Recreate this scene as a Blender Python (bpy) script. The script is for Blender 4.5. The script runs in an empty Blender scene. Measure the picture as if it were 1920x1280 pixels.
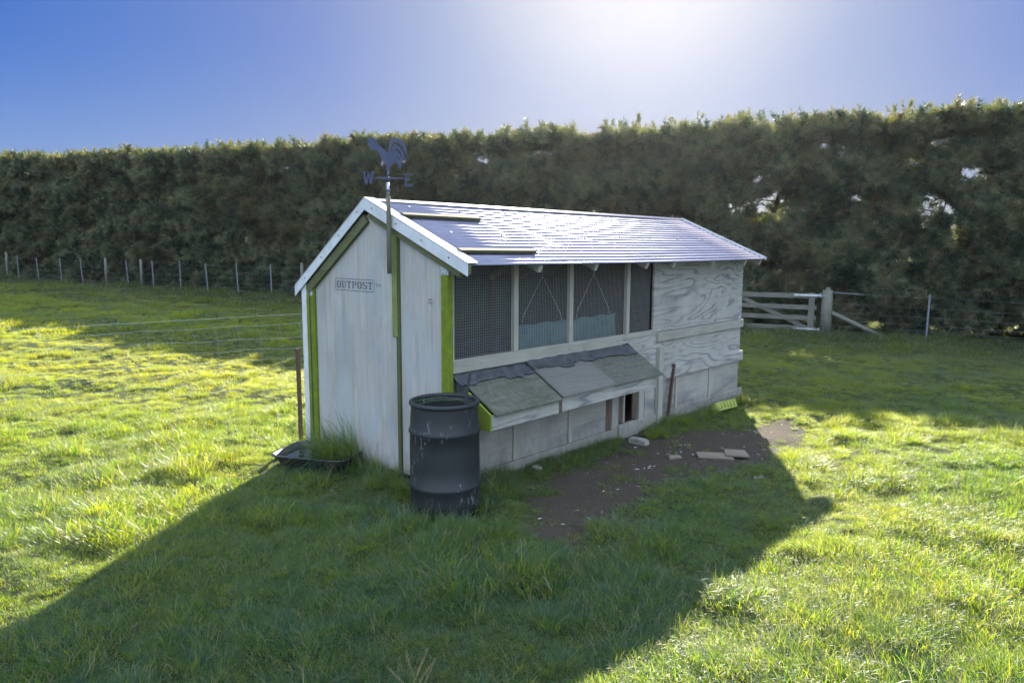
import bpy, bmesh, math, random
import numpy as np
from mathutils import Vector, Matrix
R=math.radians
random.seed(7); rng=np.random.default_rng(11)
S=bpy.context.scene
# ---------------------------------------------------------------- camera
CH=2.09; FPX=1363.0; PITCH=.1285
cam=bpy.data.cameras.new('camera'); co=bpy.data.objects.new('camera',cam); S.collection.objects.link(co)
cam.sensor_width=36; cam.lens=36*FPX/1920; cam.clip_end=3000; cam.clip_start=.05
co.matrix_world=Matrix.Translation((0,0,CH))@Matrix.Rotation(math.pi/2-PITCH,4,'X')@Matrix.Rotation(.0044,4,'Z')
S.camera=co
# ---------------------------------------------------------------- light
SUN_EL=R(24.7); SUN_AZ=R(9.8)      # azimuth from +Y towards +X
SKYG=.55; SKYT=(.47,.545,.77); FILL0=(2.5,3.4,4.9); FILL1=(4.4,5.3,6.7)
W=bpy.data.worlds.new('World'); S.world=W; W.use_nodes=True
nt=W.node_tree; nt.nodes.clear()
sky=nt.nodes.new('ShaderNodeTexSky'); sky.sky_type='NISHITA'; sky.sun_disc=False
sky.sun_elevation=SUN_EL; sky.sun_rotation=SUN_AZ; sky.altitude=100; sky.air_density=1.0; sky.dust_density=1.0; sky.ozone_density=3.0
bg=nt.nodes.new('ShaderNodeBackground'); bg.inputs[1].default_value=.10
wo=nt.nodes.new('ShaderNodeOutputWorld')
# clear sky, then extra brightness added overhead and behind the camera to lift shade
gm=nt.nodes.new('ShaderNodeGamma'); gm.inputs[1].default_value=SKYG
tn=nt.nodes.new('ShaderNodeMix'); tn.data_type='RGBA'; tn.blend_type='MULTIPLY'; tn.inputs[0].default_value=1; tn.inputs[7].default_value=(*SKYT,1)
nt.links.new(sky.outputs[0],gm.inputs[0]); nt.links.new(gm.outputs[0],tn.inputs[6])
tc=nt.nodes.new('ShaderNodeTexCoord'); dp=nt.nodes.new('ShaderNodeVectorMath'); dp.operation='DOT_PRODUCT'; dp.inputs[1].default_value=(0,-.8,1)
nt.links.new(tc.outputs['Generated'],dp.inputs[0])
mr_=nt.nodes.new('ShaderNodeMapRange'); mr_.interpolation_type='SMOOTHSTEP'; mr_.inputs[1].default_value=.12; mr_.inputs[2].default_value=.85
nt.links.new(dp.outputs['Value'],mr_.inputs[0])
cn=nt.nodes.new('ShaderNodeTexNoise'); cn.inputs['Scale'].default_value=2.4; cn.inputs['Detail'].default_value=5; nt.links.new(tc.outputs['Generated'],cn.inputs['Vector'])
cr_=nt.nodes.new('ShaderNodeValToRGB'); cr_.color_ramp.elements[0].position=.3; cr_.color_ramp.elements[0].color=(*FILL0,1); cr_.color_ramp.elements[1].position=.7; cr_.color_ramp.elements[1].color=(*FILL1,1)
nt.links.new(cn.outputs['Fac'],cr_.inputs[0])
# deeper blue away from the sun and higher up, paler near the horizon
sv=nt.nodes.new('ShaderNodeVectorMath'); sv.operation='DOT_PRODUCT'; sv.inputs[1].default_value=(math.sin(SUN_AZ)*math.cos(SUN_EL),math.cos(SUN_AZ)*math.cos(SUN_EL),math.sin(SUN_EL)); nt.links.new(tc.outputs['Generated'],sv.inputs[0])
def wramp(st):
    r=nt.nodes.new('ShaderNodeValToRGB'); e=r.color_ramp.elements
    while len(e)<len(st): e.new(.5)
    for i,(p,c) in enumerate(st): e[i].position=p; e[i].color=(*c,1)
    nt.links.new(sv.outputs['Value'],r.inputs[0]); return r
hi=wramp([(.70,(.15,.33,.62)),(.80,(.25,.38,.60)),(.90,(.36,.41,.55)),(.96,(.5,.5,.5)),(.99,(.72,.64,.5))])
lo=wramp([(.68,(.46,.54,.66)),(.82,(.47,.50,.57)),(.95,(.52,.49,.44))])
sz=nt.nodes.new('ShaderNodeSeparateXYZ'); nt.links.new(tc.outputs['Generated'],sz.inputs[0])
mz=nt.nodes.new('ShaderNodeMapRange'); mz.interpolation_type='SMOOTHSTEP'; mz.inputs[1].default_value=.06; mz.inputs[2].default_value=.27; nt.links.new(sz.outputs[2],mz.inputs[0])
tm=nt.nodes.new('ShaderNodeMix'); tm.data_type='RGBA'; nt.links.new(mz.outputs[0],tm.inputs[0]); nt.links.new(lo.outputs[0],tm.inputs[6]); nt.links.new(hi.outputs[0],tm.inputs[7])
aer=nt.nodes.new('ShaderNodeMix'); aer.data_type='RGBA'; aer.blend_type='MULTIPLY'; aer.inputs[0].default_value=1; nt.links.new(tn.outputs[2],aer.inputs[6]); nt.links.new(tm.outputs[2],aer.inputs[7])
mxw=nt.nodes.new('ShaderNodeMix'); mxw.data_type='RGBA'; nt.links.new(mr_.outputs[0],mxw.inputs[0]); nt.links.new(aer.outputs[2],mxw.inputs[6]); nt.links.new(cr_.outputs[0],mxw.inputs[7])
nt.links.new(mxw.outputs[2],bg.inputs[0]); nt.links.new(bg.outputs[0],wo.inputs[0])
sl=bpy.data.lights.new('sun','SUN'); sl.energy=4.6; sl.angle=R(.53); sl.color=(1,.92,.78)
so=bpy.data.objects.new('sun',sl); S.collection.objects.link(so)
sd=Vector((math.sin(SUN_AZ)*math.cos(SUN_EL),math.cos(SUN_AZ)*math.cos(SUN_EL),math.sin(SUN_EL)))
so.rotation_euler=(-sd).to_track_quat('-Z','Y').to_euler(); so.location=(0,0,20)
S.view_settings.view_transform='Standard'; S.view_settings.look='None'; S.view_settings.exposure=2.2; S.view_settings.gamma=1
S.render.engine='CYCLES'; S.cycles.max_bounces=8; S.cycles.transparent_max_bounces=12

# ---------------------------------------------------------------- helpers
def lin(c): return tuple((x/12.92 if x<=.04045 else ((x+.055)/1.055)**2.4) for x in c)
def hashn(ix,iy,seed=0):
    n=(ix.astype(np.int64)*374761393+iy.astype(np.int64)*668265263+seed*974711)&0x7fffffff
    n=((n^(n>>13))*1274126177)&0x7fffffff
    return ((n^(n>>16))&0xffff)/65535.
def vnoise(x,y,seed=0):
    x=np.asarray(x,float);y=np.asarray(y,float)
    ix=np.floor(x);iy=np.floor(y);fx=x-ix;fy=y-iy
    fx=fx*fx*(3-2*fx);fy=fy*fy*(3-2*fy)
    a=hashn(ix,iy,seed);b=hashn(ix+1,iy,seed);c=hashn(ix,iy+1,seed);d=hashn(ix+1,iy+1,seed)
    return (a+(b-a)*fx)*(1-fy)+(c+(d-c)*fx)*fy
def fbm(x,y,seed=0,o=3):
    s=0;a=.5;t=0
    for i in range(o):
        s=s+a*vnoise(x*2**i,y*2**i,seed+i);t+=a;a*=.5
    return s/t
def sstep(a,b,x):
    t=np.clip((x-a)/(b-a),0,1);return t*t*(3-2*t)
# coop frame: local X along the long side, Y along the gable, Z up
TH=.839; X0,Y0=-.5508,5.9769; CT,ST=math.cos(TH),math.sin(TH)
def L2W(x,y): return X0+x*CT-y*ST, Y0+x*ST+y*CT
def W2L(x,y):
    dx=np.asarray(x)-X0;dy=np.asarray(y)-Y0
    return dx*CT+dy*ST,-dx*ST+dy*CT
DIRT=[(-.2,-1.15),(-.12,-.8),(.35,-.45),(.9,-.42),(1.5,-.3),(2.2,-.3),(2.75,-.22),(3.2,-.42),(3.8,-.65),(4.3,-.85),(4.9,-1.05),(4.5,-1.3),(3.8,-1.45),(3.0,-1.55),(2.4,-1.65),(1.8,-1.3),(1.2,-1.2),(.7,-1.25),(.35,-1.5),(0,-1.5)]
def sdpoly(px,py,poly):
    px=np.asarray(px,float);py=np.asarray(py,float)
    d=np.full(px.shape,1e9);ins=np.zeros(px.shape,bool);n=len(poly)
    for i in range(n):
        ax,ay=poly[i];bx,by=poly[(i+1)%n];ex,ey=bx-ax,by-ay
        t=np.clip(((px-ax)*ex+(py-ay)*ey)/(ex*ex+ey*ey),0,1)
        d=np.minimum(d,np.hypot(px-ax-t*ex,py-ay-t*ey))
        c=((ay>py)!=(by>py))&(px<(bx-ax)*(py-ay)/(by-ay+1e-12)+ax);ins^=c
    return np.where(ins,-d,d)
def dirtmask(x,y):   # 1 = bare soil
    lx,ly=W2L(x,y); d=sdpoly(lx,ly,DIRT)+(fbm(x*3.1,y*3.1,5)-.5)*.8+(fbm(x*9,y*9,6)-.5)*.35+.12*sstep(3.2,4.5,lx)
    return 1-sstep(-.12,.16,d)
def gz(x,y):
    x=np.asarray(x,float);y=np.asarray(y,float)
    r=np.hypot(x-1,y-7)
    far=sstep(6,15,r)
    z=far*(-.020*np.clip(x,-45,30))
    lx,ly=W2L(x,y)
    sh=sdpoly(lx,ly,[(0,0),(5.7,0),(5.7,2.15),(0,2.15)])
    lump=sstep(0,.7,sh)*(1-.7*dirtmask(x,y))
    z=z+lump*((fbm(x*1.3+9,y*1.3,21,2)-.5)*.12+(fbm(x*3.9,y*3.9+3,22,2)-.5)*.09)
    z=z+far*(fbm(x*.18,y*.18,31,2)-.5)*.35*sstep(12,22,r)
    return z-.03*dirtmask(x,y)
def gz1(x,y): return float(gz(np.array([x]),np.array([y]))[0])

def newmat(name,base=(.5,.5,.5),rough=.7,metal=0,spec=None):
    m=bpy.data.materials.new(name);m.use_nodes=True;b=m.node_tree.nodes['Principled BSDF']
    b.inputs['Base Color'].default_value=(*base,1);b.inputs['Roughness'].default_value=rough;b.inputs['Metallic'].default_value=metal
    if spec is not None:b.inputs['Specular IOR Level'].default_value=spec
    return m
class NT:
    def __init__(s,m): s.t=m.node_tree; s.b=s.t.nodes['Principled BSDF']; s.o=[n for n in s.t.nodes if n.type=='OUTPUT_MATERIAL'][0]
    def n(s,ty,**k):
        nd=s.t.nodes.new(ty)
        for a,v in k.items():
            if a.startswith('i_'):
                key=a[2:];key=int(key) if key.isdigit() else key.replace('_',' ')
                nd.inputs[key].default_value=v
            else:setattr(nd,a,v)
        return nd
    def l(s,a,b): s.t.links.new(a,b)
    def coords(s,scale=(1,1,1),kind='Object',rot=(0,0,0)):
        tc=s.n('ShaderNodeTexCoord');mp=s.n('ShaderNodeMapping');mp.inputs['Scale'].default_value=scale;mp.inputs['Rotation'].default_value=rot
        s.l(tc.outputs[kind],mp.inputs[0]);return mp.outputs[0]
    def noise(s,vec,scale,detail=4,rough=.55,dist=0):
        nd=s.n('ShaderNodeTexNoise');nd.inputs['Scale'].default_value=scale;nd.inputs['Detail'].default_value=detail;nd.inputs['Roughness'].default_value=rough;nd.inputs['Distortion'].default_value=dist
        if vec is not None:s.l(vec,nd.inputs['Vector'])
        return nd.outputs['Fac']
    def ramp(s,fac,stops):
        r=s.n('ShaderNodeValToRGB');e=r.color_ramp.elements
        while len(e)<len(stops):e.new(.5)
        for i,(p,c) in enumerate(stops):
            e[i].position=p;e[i].color=(*c,1) if len(c)==3 else c
        s.l(fac,r.inputs[0]);return r.outputs[0]
    def mix(s,fac,a,b,mode='MIX'):
        m=s.n('ShaderNodeMix');m.data_type='RGBA';m.blend_type=mode;m.clamp_factor=True
        for key,v in ((0,fac),(6,a),(7,b)):
            if isinstance(v,(int,float)):m.inputs[key].default_value=v
            elif isinstance(v,tuple):m.inputs[key].default_value=(*v,1)
            else:s.l(v,m.inputs[key])
        return m.outputs[2]
    def math(s,op,a,b=None,c=None):
        m=s.n('ShaderNodeMath',operation=op)
        for i,v in enumerate((a,b,c)):
            if v is None:continue
            if isinstance(v,(int,float)):m.inputs[i].default_value=v
            else:s.l(v,m.inputs[i])
        return m.outputs[0]
    def bump(s,h,strength=.3,dist=.01):
        b=s.n('ShaderNodeBump');b.inputs['Strength'].default_value=strength;b.inputs['Distance'].default_value=dist;s.l(h,b.inputs['Height']);s.l(b.outputs[0],s.b.inputs['Normal'])

def wood(name,c0,c1,grain='X',rings=0,moss=0,mosscol=(.12,.16,.02),rough=.85,dirt=.35,ringcol=(.11,.12,.14),ms=5):
    """weathered timber: long streaks along the grain, optional contour rings (plywood face), optional algae"""
    m=newmat(name,c0,rough,spec=.25);N=NT(m)
    st={'X':(1.2,14,14),'Z':(14,14,1.2),'Y':(14,1.2,14)}[grain]
    v=N.coords(st);a=N.noise(v,2.2,6,.65)
    col=N.mix(N.ramp(a,[(.3,(0,0,0)),(.7,(1,1,1))]),c1,c0)
    f=N.noise(N.coords(tuple(x*4 for x in st)),3,3)
    col=N.mix(N.math('MULTIPLY',f,.3),col,tuple(x*.55 for x in c1))
    if rings:
        rs={'X':(.42,1.2,2.0),'Z':(1.9,1.9,.42)}[grain]
        b=N.noise(N.coords(rs),1.35,2.4,.5,.6)
        w=N.math('PINGPONG',N.math('MULTIPLY',b,rings),1.0)
        ln=N.ramp(w,[(0,(1,1,1)),(.16,(.7,.7,.7)),(.45,(0,0,0))])
        brk=N.noise(N.coords((1,1,1)),3.1,3)
        ln=N.math('MULTIPLY',ln,N.ramp(brk,[(.33,(.2,.2,.2)),(.6,(1,1,1))]))
        col=N.mix(ln,col,ringcol)
    # blotches and rain streaks
    bl=N.noise(N.coords((1,1,.6)),2.3,5,.6)
    col=N.mix(N.math('MULTIPLY',N.ramp(bl,[(.45,(0,0,0)),(.75,(1,1,1))]),dirt),col,tuple(x*.45 for x in c1))
    if grain!='Y' and 'plywood' in name:
        tz=N.n('ShaderNodeTexCoord');sz_=N.n('ShaderNodeSeparateXYZ');N.l(tz.outputs['Object'],sz_.inputs[0])
        sp=N.noise(N.coords((3,3,1.2)),4,5,.7)
        hgt=N.math('SUBTRACT',N.math('MULTIPLY_ADD',sp,.75,-.12),sz_.outputs[2])
        mud=N.ramp(hgt,[(.0,(0,0,0)),(.22,(1,1,1))])
        col=N.mix(N.math('MULTIPLY',mud,.55),col,(.16,.145,.11))
        sk=N.noise(N.coords((9,9,.5)),2.0,3,.6);col=N.mix(N.math('MULTIPLY',N.ramp(sk,[(.56,(0,0,0)),(.72,(1,1,1))]),.45),col,(.20,.205,.19))
    if moss:
        mo=N.noise(N.coords((1,1,1)),ms,7,.75)
        col=N.mix(N.math('MULTIPLY',N.ramp(mo,[(.55-moss*.4,(0,0,0)),(.72-moss*.3,(1,1,1))]),min(1,moss*1.1)),col,mosscol)
    N.l(col,N.b.inputs['Base Color']);N.bump(a,.35,.004)
    return m
M={}
M['ply_gable']=wood('plywood gable',(.45,.425,.39),(.34,.325,.30),'Z',9,.12,(.30,.36,.24),dirt=.35,ringcol=(.33,.35,.36))
M['ply_side']=wood('plywood side',(.45,.425,.375),(.34,.325,.29),'X',26,0,dirt=.4,ringcol=(.15,.15,.16))
M['ply_low']=wood('plywood lower',(.42,.385,.33),(.31,.29,.26),'X',7,.12,(.16,.17,.12),dirt=.5,ringcol=(.18,.18,.18))
M['grey_timber']=wood('grey timber',(.40,.375,.31),(.28,.265,.22),'X',0,.12,(.17,.19,.09),dirt=.3)
M['grey_timber_v']=wood('grey timber upright',(.42,.395,.33),(.29,.275,.23),'Z',0,.1,(.17,.19,.09),dirt=.3)
M['algae']=wood('algae green timber',(.24,.30,.012),(.15,.21,.01),'Z',0,.55,(.085,.105,.02),dirt=.45,ms=9)
M['algae_dark']=wood('dark algae timber',(.13,.14,.06),(.07,.085,.04),'Z',0,.3,(.04,.05,.03),dirt=.4)
M['algae_rake']=wood('algae rake timber',(.17,.165,.10),(.08,.08,.05),'Y',0,.4,(.10,.13,.015),dirt=.4)
M['algae_strip']=wood('streaked strip',(.24,.27,.10),(.16,.19,.06),'Z',0,.4,(.11,.14,.02),dirt=.4)
M['box_end']=wood('nest box end',(.26,.30,.05),(.18,.23,.03),'Y',0,.4,(.22,.30,.01),dirt=.4)
M['lid']=wood('nest lid',(.20,.19,.17),(.13,.125,.115),'X',0,.3,(.10,.11,.07),dirt=.5,ms=30)
M['lid_moss']=wood('mossy nest lid',(.21,.20,.165),(.11,.105,.085),'X',0,.5,(.038,.062,.022),dirt=.5,ms=20)
M['lid_speck']=wood('speckled nest lid',(.17,.165,.13),(.10,.10,.08),'X',0,.38,(.04,.048,.03),dirt=.5,ms=26)
M['brown_timber']=wood('brown timber',(.17,.12,.08),(.09,.065,.05),'Z',0,0,dirt=.4)
M['roof_batten']=wood('roof batten timber',(.13,.115,.08),(.06,.055,.035),'X',0,.45,(.09,.10,.03),dirt=.5)
M['pole']=wood('weathered pole',(.20,.19,.15),(.09,.09,.07),'Z',0,.3,(.09,.10,.05),dirt=.5)
M['fence_wood']=wood('fence post timber',(.19,.18,.15),(.10,.095,.08),'Z',0,.2,(.15,.17,.09),dirt=.4)
M['gate_wood']=wood('gate timber',(.19,.18,.15),(.10,.095,.08),'X',0,.2,(.15,.17,.09),dirt=.4)
M['board']=wood('fallen board',(.24,.20,.15),(.16,.13,.10),'X',0,0,dirt=.4)
def metal_mat(name,c,rough,metal=1,spot=.4,c2=None,sc=6):
    m=newmat(name,c,rough,metal);N=NT(m);f=N.noise(N.coords((1,1,1)),sc,5,.6)
    col=N.mix(N.ramp(f,[(.4,(0,0,0)),(.7,(1,1,1))]),c,c2 or tuple(x*.6 for x in c));N.l(col,N.b.inputs['Base Color'])
    r=N.math('MULTIPLY_ADD',f,spot,rough-.5*spot);N.l(r,N.b.inputs['Roughness']);return m
M['roof']=metal_mat('galvanised roofing',(.20,.19,.25),.36,.10,.05,(.15,.145,.20),4)
M['trim']=metal_mat('white painted trim',(.56,.575,.59),.45,0,.15,(.45,.47,.49),9)
M['galv']=metal_mat('galvanised steel',(.55,.57,.6),.45,.8,.2)
M['steelpost']=metal_mat('steel stake',(.26,.28,.31),.55,.3,.2,(.16,.17,.19),30)
M['rust']=metal_mat('rusty steel',(.10,.055,.04),.75,.2,.2,(.05,.03,.025),25)
M['wire']=newmat('wire',(.42,.44,.42),.5,.1)
M['fwire']=newmat('plain wire',(.16,.17,.17),.6,.2)
M['meshwire']=newmat('netting wire',(.42,.42,.40),.45,.2)
M['dark_metal']=metal_mat('painted weathervane',(.030,.040,.095),.5,.0,.2,(.022,.03,.07),20)
M['felt']=metal_mat('black roofing felt',(.040,.043,.048),.6,0,.3,(.085,.088,.092),14)
M['blackrod']=newmat('black rod',(.03,.032,.035),.5)
M['blackplastic']=metal_mat('black plastic tray',(.03,.032,.034),.4,0,.3,(.06,.06,.06),12)
M['inside']=wood('dark interior timber',(.13,.10,.07),(.07,.055,.04),'X',0,0,dirt=.3)
M['corr_inside']=metal_mat('inner corrugated iron',(.085,.12,.17),.5,.3,.2,(.05,.07,.10),3)
M['greenpaint']=metal_mat('green inner lining',(.06,.095,.07),.7,0,.1,(.04,.06,.045),5)
M['yellow']=metal_mat('yellow plastic',(.34,.38,.08),.5,0,.2,(.22,.26,.06),20)
M['stencil']=newmat('stencil paint',(.085,.09,.11),.8)
M['stone']=metal_mat('stone',(.30,.28,.25),.85,0,.1,(.20,.18,.15),18)
M['cord']=newmat('cord',(.55,.52,.42),.8)
M['teal']=metal_mat('teal cloth',(.10,.175,.165),.75,0,.1,(.06,.12,.115),7)
def perf():
    m=newmat('punched steel plate',(.5,.52,.54),.4,.6);N=NT(m);v=N.coords((1,1,1))
    vo=N.n('ShaderNodeTexVoronoi');vo.inputs['Scale'].default_value=75;N.l(v,vo.inputs['Vector'])
    N.l(N.ramp(vo.outputs['Distance'],[(.25,(.06,.06,.06)),(.4,(.55,.57,.6))]),N.b.inputs['Base Color']);return m
M['perf']=perf()
def barrelmat():
    m=newmat('scuffed black drum',(.022,.024,.026),.42,spec=.4);N=NT(m)
    f=N.noise(N.coords((1,1,.8)),3,5,.6)
    c=N.mix(f,(.008,.010,.012),(.020,.022,.025))
    a=N.noise(N.coords((22,22,5)),2.0,4,.7)
    patch=N.noise(N.coords((1,1,1)),3.2,2)
    sc=N.math('MULTIPLY',N.ramp(a,[(.60,(0,0,0)),(.64,(1,1,1))]),N.ramp(patch,[(.48,(0,0,0)),(.6,(1,1,1))]))
    a2=N.noise(N.coords((4,4,60)),2.0,3,.7)
    sc2=N.math('MULTIPLY',N.ramp(a2,[(.62,(0,0,0)),(.66,(1,1,1))]),N.ramp(patch,[(.5,(0,0,0)),(.65,(.6,.6,.6))]))
    c=N.mix(N.math('MAXIMUM',sc,sc2),c,(.20,.215,.24))
    du=N.noise(N.coords((1,1,1)),1.6,5,.7);c=N.mix(N.math('MULTIPLY',du,.25),c,(.05,.05,.048))
    N.l(c,N.b.inputs['Base Color']);N.l(N.math('MULTIPLY_ADD',f,.3,.42),N.b.inputs['Roughness']);return m
M['drum']=barrelmat()
def watermat():
    m=newmat('murky water',(.02,.018,.01),.04,spec=.6);N=NT(m);N.bump(N.noise(N.coords((1,1,1)),9,2),.05,.004);return m
M['water']=watermat()
def leafmat(name,cols,trans,tfac=.45,patch=.5,spec=.3,rough=.5,orw=.3,far=0,dead=0,strawcol=(.30,.26,.11),straw=.12):
    """thin leaf: diffuse/gloss mixed with translucency; colour varies per blade (attribute) and in patches over the field"""
    m=newmat(name,cols[0],rough,spec=spec);N=NT(m)
    at=N.n('ShaderNodeAttribute',attribute_name='tint')
    ge=N.n('ShaderNodeNewGeometry')
    p=N.noise(ge.outputs['Position'],patch,3,.6)
    oi=N.n('ShaderNodeObjectInfo')
    k=N.math('ADD',N.math('MULTIPLY_ADD',at.outputs['Fac'],.85,-.175),N.math('ADD',N.math('MULTIPLY',p,.9),N.math('MULTIPLY_ADD',oi.outputs['Random'],orw,-.2-orw/2)))
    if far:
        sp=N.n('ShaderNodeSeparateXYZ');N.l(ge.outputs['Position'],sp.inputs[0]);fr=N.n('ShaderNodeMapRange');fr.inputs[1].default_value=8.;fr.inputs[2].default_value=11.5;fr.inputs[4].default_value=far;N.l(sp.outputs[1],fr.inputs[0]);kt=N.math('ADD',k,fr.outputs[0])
    else:kt=k
    c=N.ramp(k,[(.2,cols[0]),(.5,cols[1]),(.8,cols[2])])
    tr=N.ramp(kt,[(.2,trans[0]),(.5,trans[1]),(.8,trans[2])])
    if dead:
        p2=N.noise(ge.outputs['Position'],.33,3,.65);dm=N.math('MULTIPLY',N.ramp(p2,[(.54,(0,0,0)),(.66,(1,1,1))]),.6);c=N.mix(dm,c,(.075,.052,.034))
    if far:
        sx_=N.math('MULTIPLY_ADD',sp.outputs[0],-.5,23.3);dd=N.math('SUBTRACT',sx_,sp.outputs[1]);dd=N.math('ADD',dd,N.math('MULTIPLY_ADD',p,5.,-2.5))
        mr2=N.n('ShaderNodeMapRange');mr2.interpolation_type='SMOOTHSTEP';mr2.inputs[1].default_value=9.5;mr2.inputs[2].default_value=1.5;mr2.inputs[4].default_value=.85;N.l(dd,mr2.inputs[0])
        c=N.mix(mr2.outputs[0],c,(.030,.046,.034));tr=N.mix(mr2.outputs[0],tr,(.11,.16,.035))  # duller grass near the hedge; hedge shade is also put into this colour
    sm=N.ramp(at.outputs['Fac'],[(1-straw-.02,(0,0,0)),(1-straw+.02,(1,1,1))])
    c=N.mix(sm,c,strawcol);tr=N.mix(sm,tr,tuple(x*1.2 for x in strawcol))
    N.l(c,N.b.inputs['Base Color'])
    t=N.n('ShaderNodeBsdfTranslucent');N.l(tr,t.inputs[0])
    mx=N.n('ShaderNodeMixShader');mx.inputs[0].default_value=tfac
    N.l(N.b.outputs[0],mx.inputs[1]);N.l(t.outputs[0],mx.inputs[2]);N.l(mx.outputs[0],N.o.inputs[0])
    return m
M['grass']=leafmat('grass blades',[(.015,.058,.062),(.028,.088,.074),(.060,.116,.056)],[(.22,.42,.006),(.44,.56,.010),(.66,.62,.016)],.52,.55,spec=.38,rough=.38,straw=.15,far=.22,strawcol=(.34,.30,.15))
M['needles']=leafmat('pine needles',[(.014,.036,.028),(.040,.074,.050),(.150,.165,.105)],[(.05,.11,.02),(.14,.20,.03),(.36,.34,.05)],.26,1.1,orw=.8,dead=1,spec=.25,rough=.5,strawcol=(.12,.075,.04),straw=.07)
M['bark']=wood('pine bark',(.11,.085,.065),(.05,.04,.033),'Z',0,0,dirt=.4)
M['twig']=newmat('bare twigs',(.11,.09,.07),.9)
def groundmat():
    m=newmat('meadow soil and turf',(.05,.07,.02),.95,spec=.1);N=NT(m)
    ge=N.n('ShaderNodeNewGeometry');at=N.n('ShaderNodeAttribute',attribute_name='bare')
    n1=N.noise(ge.outputs['Position'],.6,5,.6);n2=N.noise(ge.outputs['Position'],14,5,.7);n3=N.noise(ge.outputs['Position'],60,3,.7)
    turf=N.mix(n1,(.022,.045,.012),(.07,.085,.022));turf=N.mix(N.ramp(n2,[(.4,(0,0,0)),(.7,(1,1,1))]),turf,(.035,.03,.018))
    soil=N.mix(n2,(.036,.028,.021),(.074,.059,.044));soil=N.mix(N.ramp(n3,[(.52,(0,0,0)),(.75,(1,1,1))]),soil,(.12,.105,.085))
    N.l(N.mix(at.outputs['Fac'],turf,soil),N.b.inputs['Base Color'])
    N.bump(N.math('ADD',n2,N.math('MULTIPLY',n3,.4)),.8,.02);return m
M['ground']=groundmat()

def tag(o,label=None,cat=None,group=None,kind=None):
    for k,v in (('label',label),('category',cat),('group',group),('kind',kind)):
        if v:o[k]=v
    return o
def empty(name,loc=(0,0,0),rz=0,label=None,cat=None,group=None,kind=None):
    o=bpy.data.objects.new(name,None);S.collection.objects.link(o);o.location=loc;o.rotation_euler=(0,0,rz);o.empty_display_size=.2
    return tag(o,label,cat,group,kind)
class MB:
    def __init__(s): s.bm=bmesh.new()
    def box(s,x0,x1,y0,y1,z0,z1,bev=.003,mat=None):
        t=bmesh.new();bmesh.ops.create_cube(t,size=1)
        for v in t.verts:v.co=Vector(((x0+x1)/2+v.co.x*(x1-x0),(y0+y1)/2+v.co.y*(y1-y0),(z0+z1)/2+v.co.z*(z1-z0)))
        if bev:bmesh.ops.bevel(t,geom=t.edges[:],offset=bev,segments=1,affect='EDGES')
        if mat:t.transform(mat)
        s._add(t);return s
    def beam(s,a,b,w,h,up=(0,0,1),bev=.003):
        """square bar from a to b, w across, h along up"""
        a=Vector(a);b=Vector(b);d=b-a;L=d.length;x=d.normalized();u=Vector(up);y=u.cross(x);y.normalize();z=x.cross(y)
        mt=Matrix(((x.x,y.x,z.x,a.x),(x.y,y.y,z.y,a.y),(x.z,y.z,z.z,a.z),(0,0,0,1)))
        return s.box(0,L,-w/2,w/2,-h/2,h/2,bev,mt)
    def tube(s,pts,r,n=8,caps=True):
        pts=[Vector(p) for p in pts];rs=r if isinstance(r,(list,tuple)) else [r]*len(pts);bm=s.bm;rings=[]
        for i,p in enumerate(pts):
            d=(pts[min(i+1,len(pts)-1)]-pts[max(i-1,0)]).normalized()
            u=Vector((0,0,1)) if abs(d.z)<.9 else Vector((1,0,0))
            a=d.cross(u).normalized();b=d.cross(a)
            rings.append([bm.verts.new(p+(a*math.cos(2*math.pi*k/n)+b*math.sin(2*math.pi*k/n))*rs[i]) for k in range(n)])
        for i in range(len(rings)-1):
            for k in range(n):bm.faces.new((rings[i][k],rings[i][(k+1)%n],rings[i+1][(k+1)%n],rings[i+1][k]))
        if caps and n>2:
            bm.faces.new(rings[0]);bm.faces.new(rings[-1][::-1])
        return s
    def prism(s,poly,axis,a,b,holes=None):
        """extrude a 2D polygon along an axis; poly in the two other axes (in order)"""
        def P(u,v,w): return {'X':(w,u,v),'Y':(u,w,v),'Z':(u,v,w)}[axis]
        t=bmesh.new()
        lo=[t.verts.new(P(u,v,a)) for u,v in poly];hi=[t.verts.new(P(u,v,b)) for u,v in poly];n=len(poly)
        t.faces.new(lo);t.faces.new(hi[::-1])
        for i in range(n):t.faces.new((lo[i],hi[i],hi[(i+1)%n],lo[(i+1)%n]))
        bmesh.ops.recalc_face_normals(t,faces=t.faces[:]);s._add(t);return s
    def lathe(s,prof,n=48,c=(0,0)):
        bm=s.bm;rings=[]
        for r,z in prof:rings.append([bm.verts.new((c[0]+r*math.cos(2*math.pi*k/n),c[1]+r*math.sin(2*math.pi*k/n),z)) for k in range(n)])
        for i in range(len(rings)-1):
            for k in range(n):bm.faces.new((rings[i][k],rings[i][(k+1)%n],rings[i+1][(k+1)%n],rings[i+1][k]))
        return s
    def face(s,pts):
        s.bm.faces.new([s.bm.verts.new(p) for p in pts]);return s
    def _add(s,t):
        me=bpy.data.meshes.new('t');t.to_mesh(me);t.free();s.bm.from_mesh(me);bpy.data.meshes.remove(me)
    def build(s,name,mat,parent=None,smooth=False,label=None,recalc=True,loc=None):
        if recalc:bmesh.ops.recalc_face_normals(s.bm,faces=s.bm.faces[:])
        me=bpy.data.meshes.new(name);s.bm.to_mesh(me);s.bm.free();me.materials.append(mat)
        if smooth:
            for p in me.polygons:p.use_smooth=True
        o=bpy.data.objects.new(name,me);S.collection.objects.link(o)
        if parent:o.parent=parent
        if loc is not None:o.location=loc
        if label:o['label']=label
        return o
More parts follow.
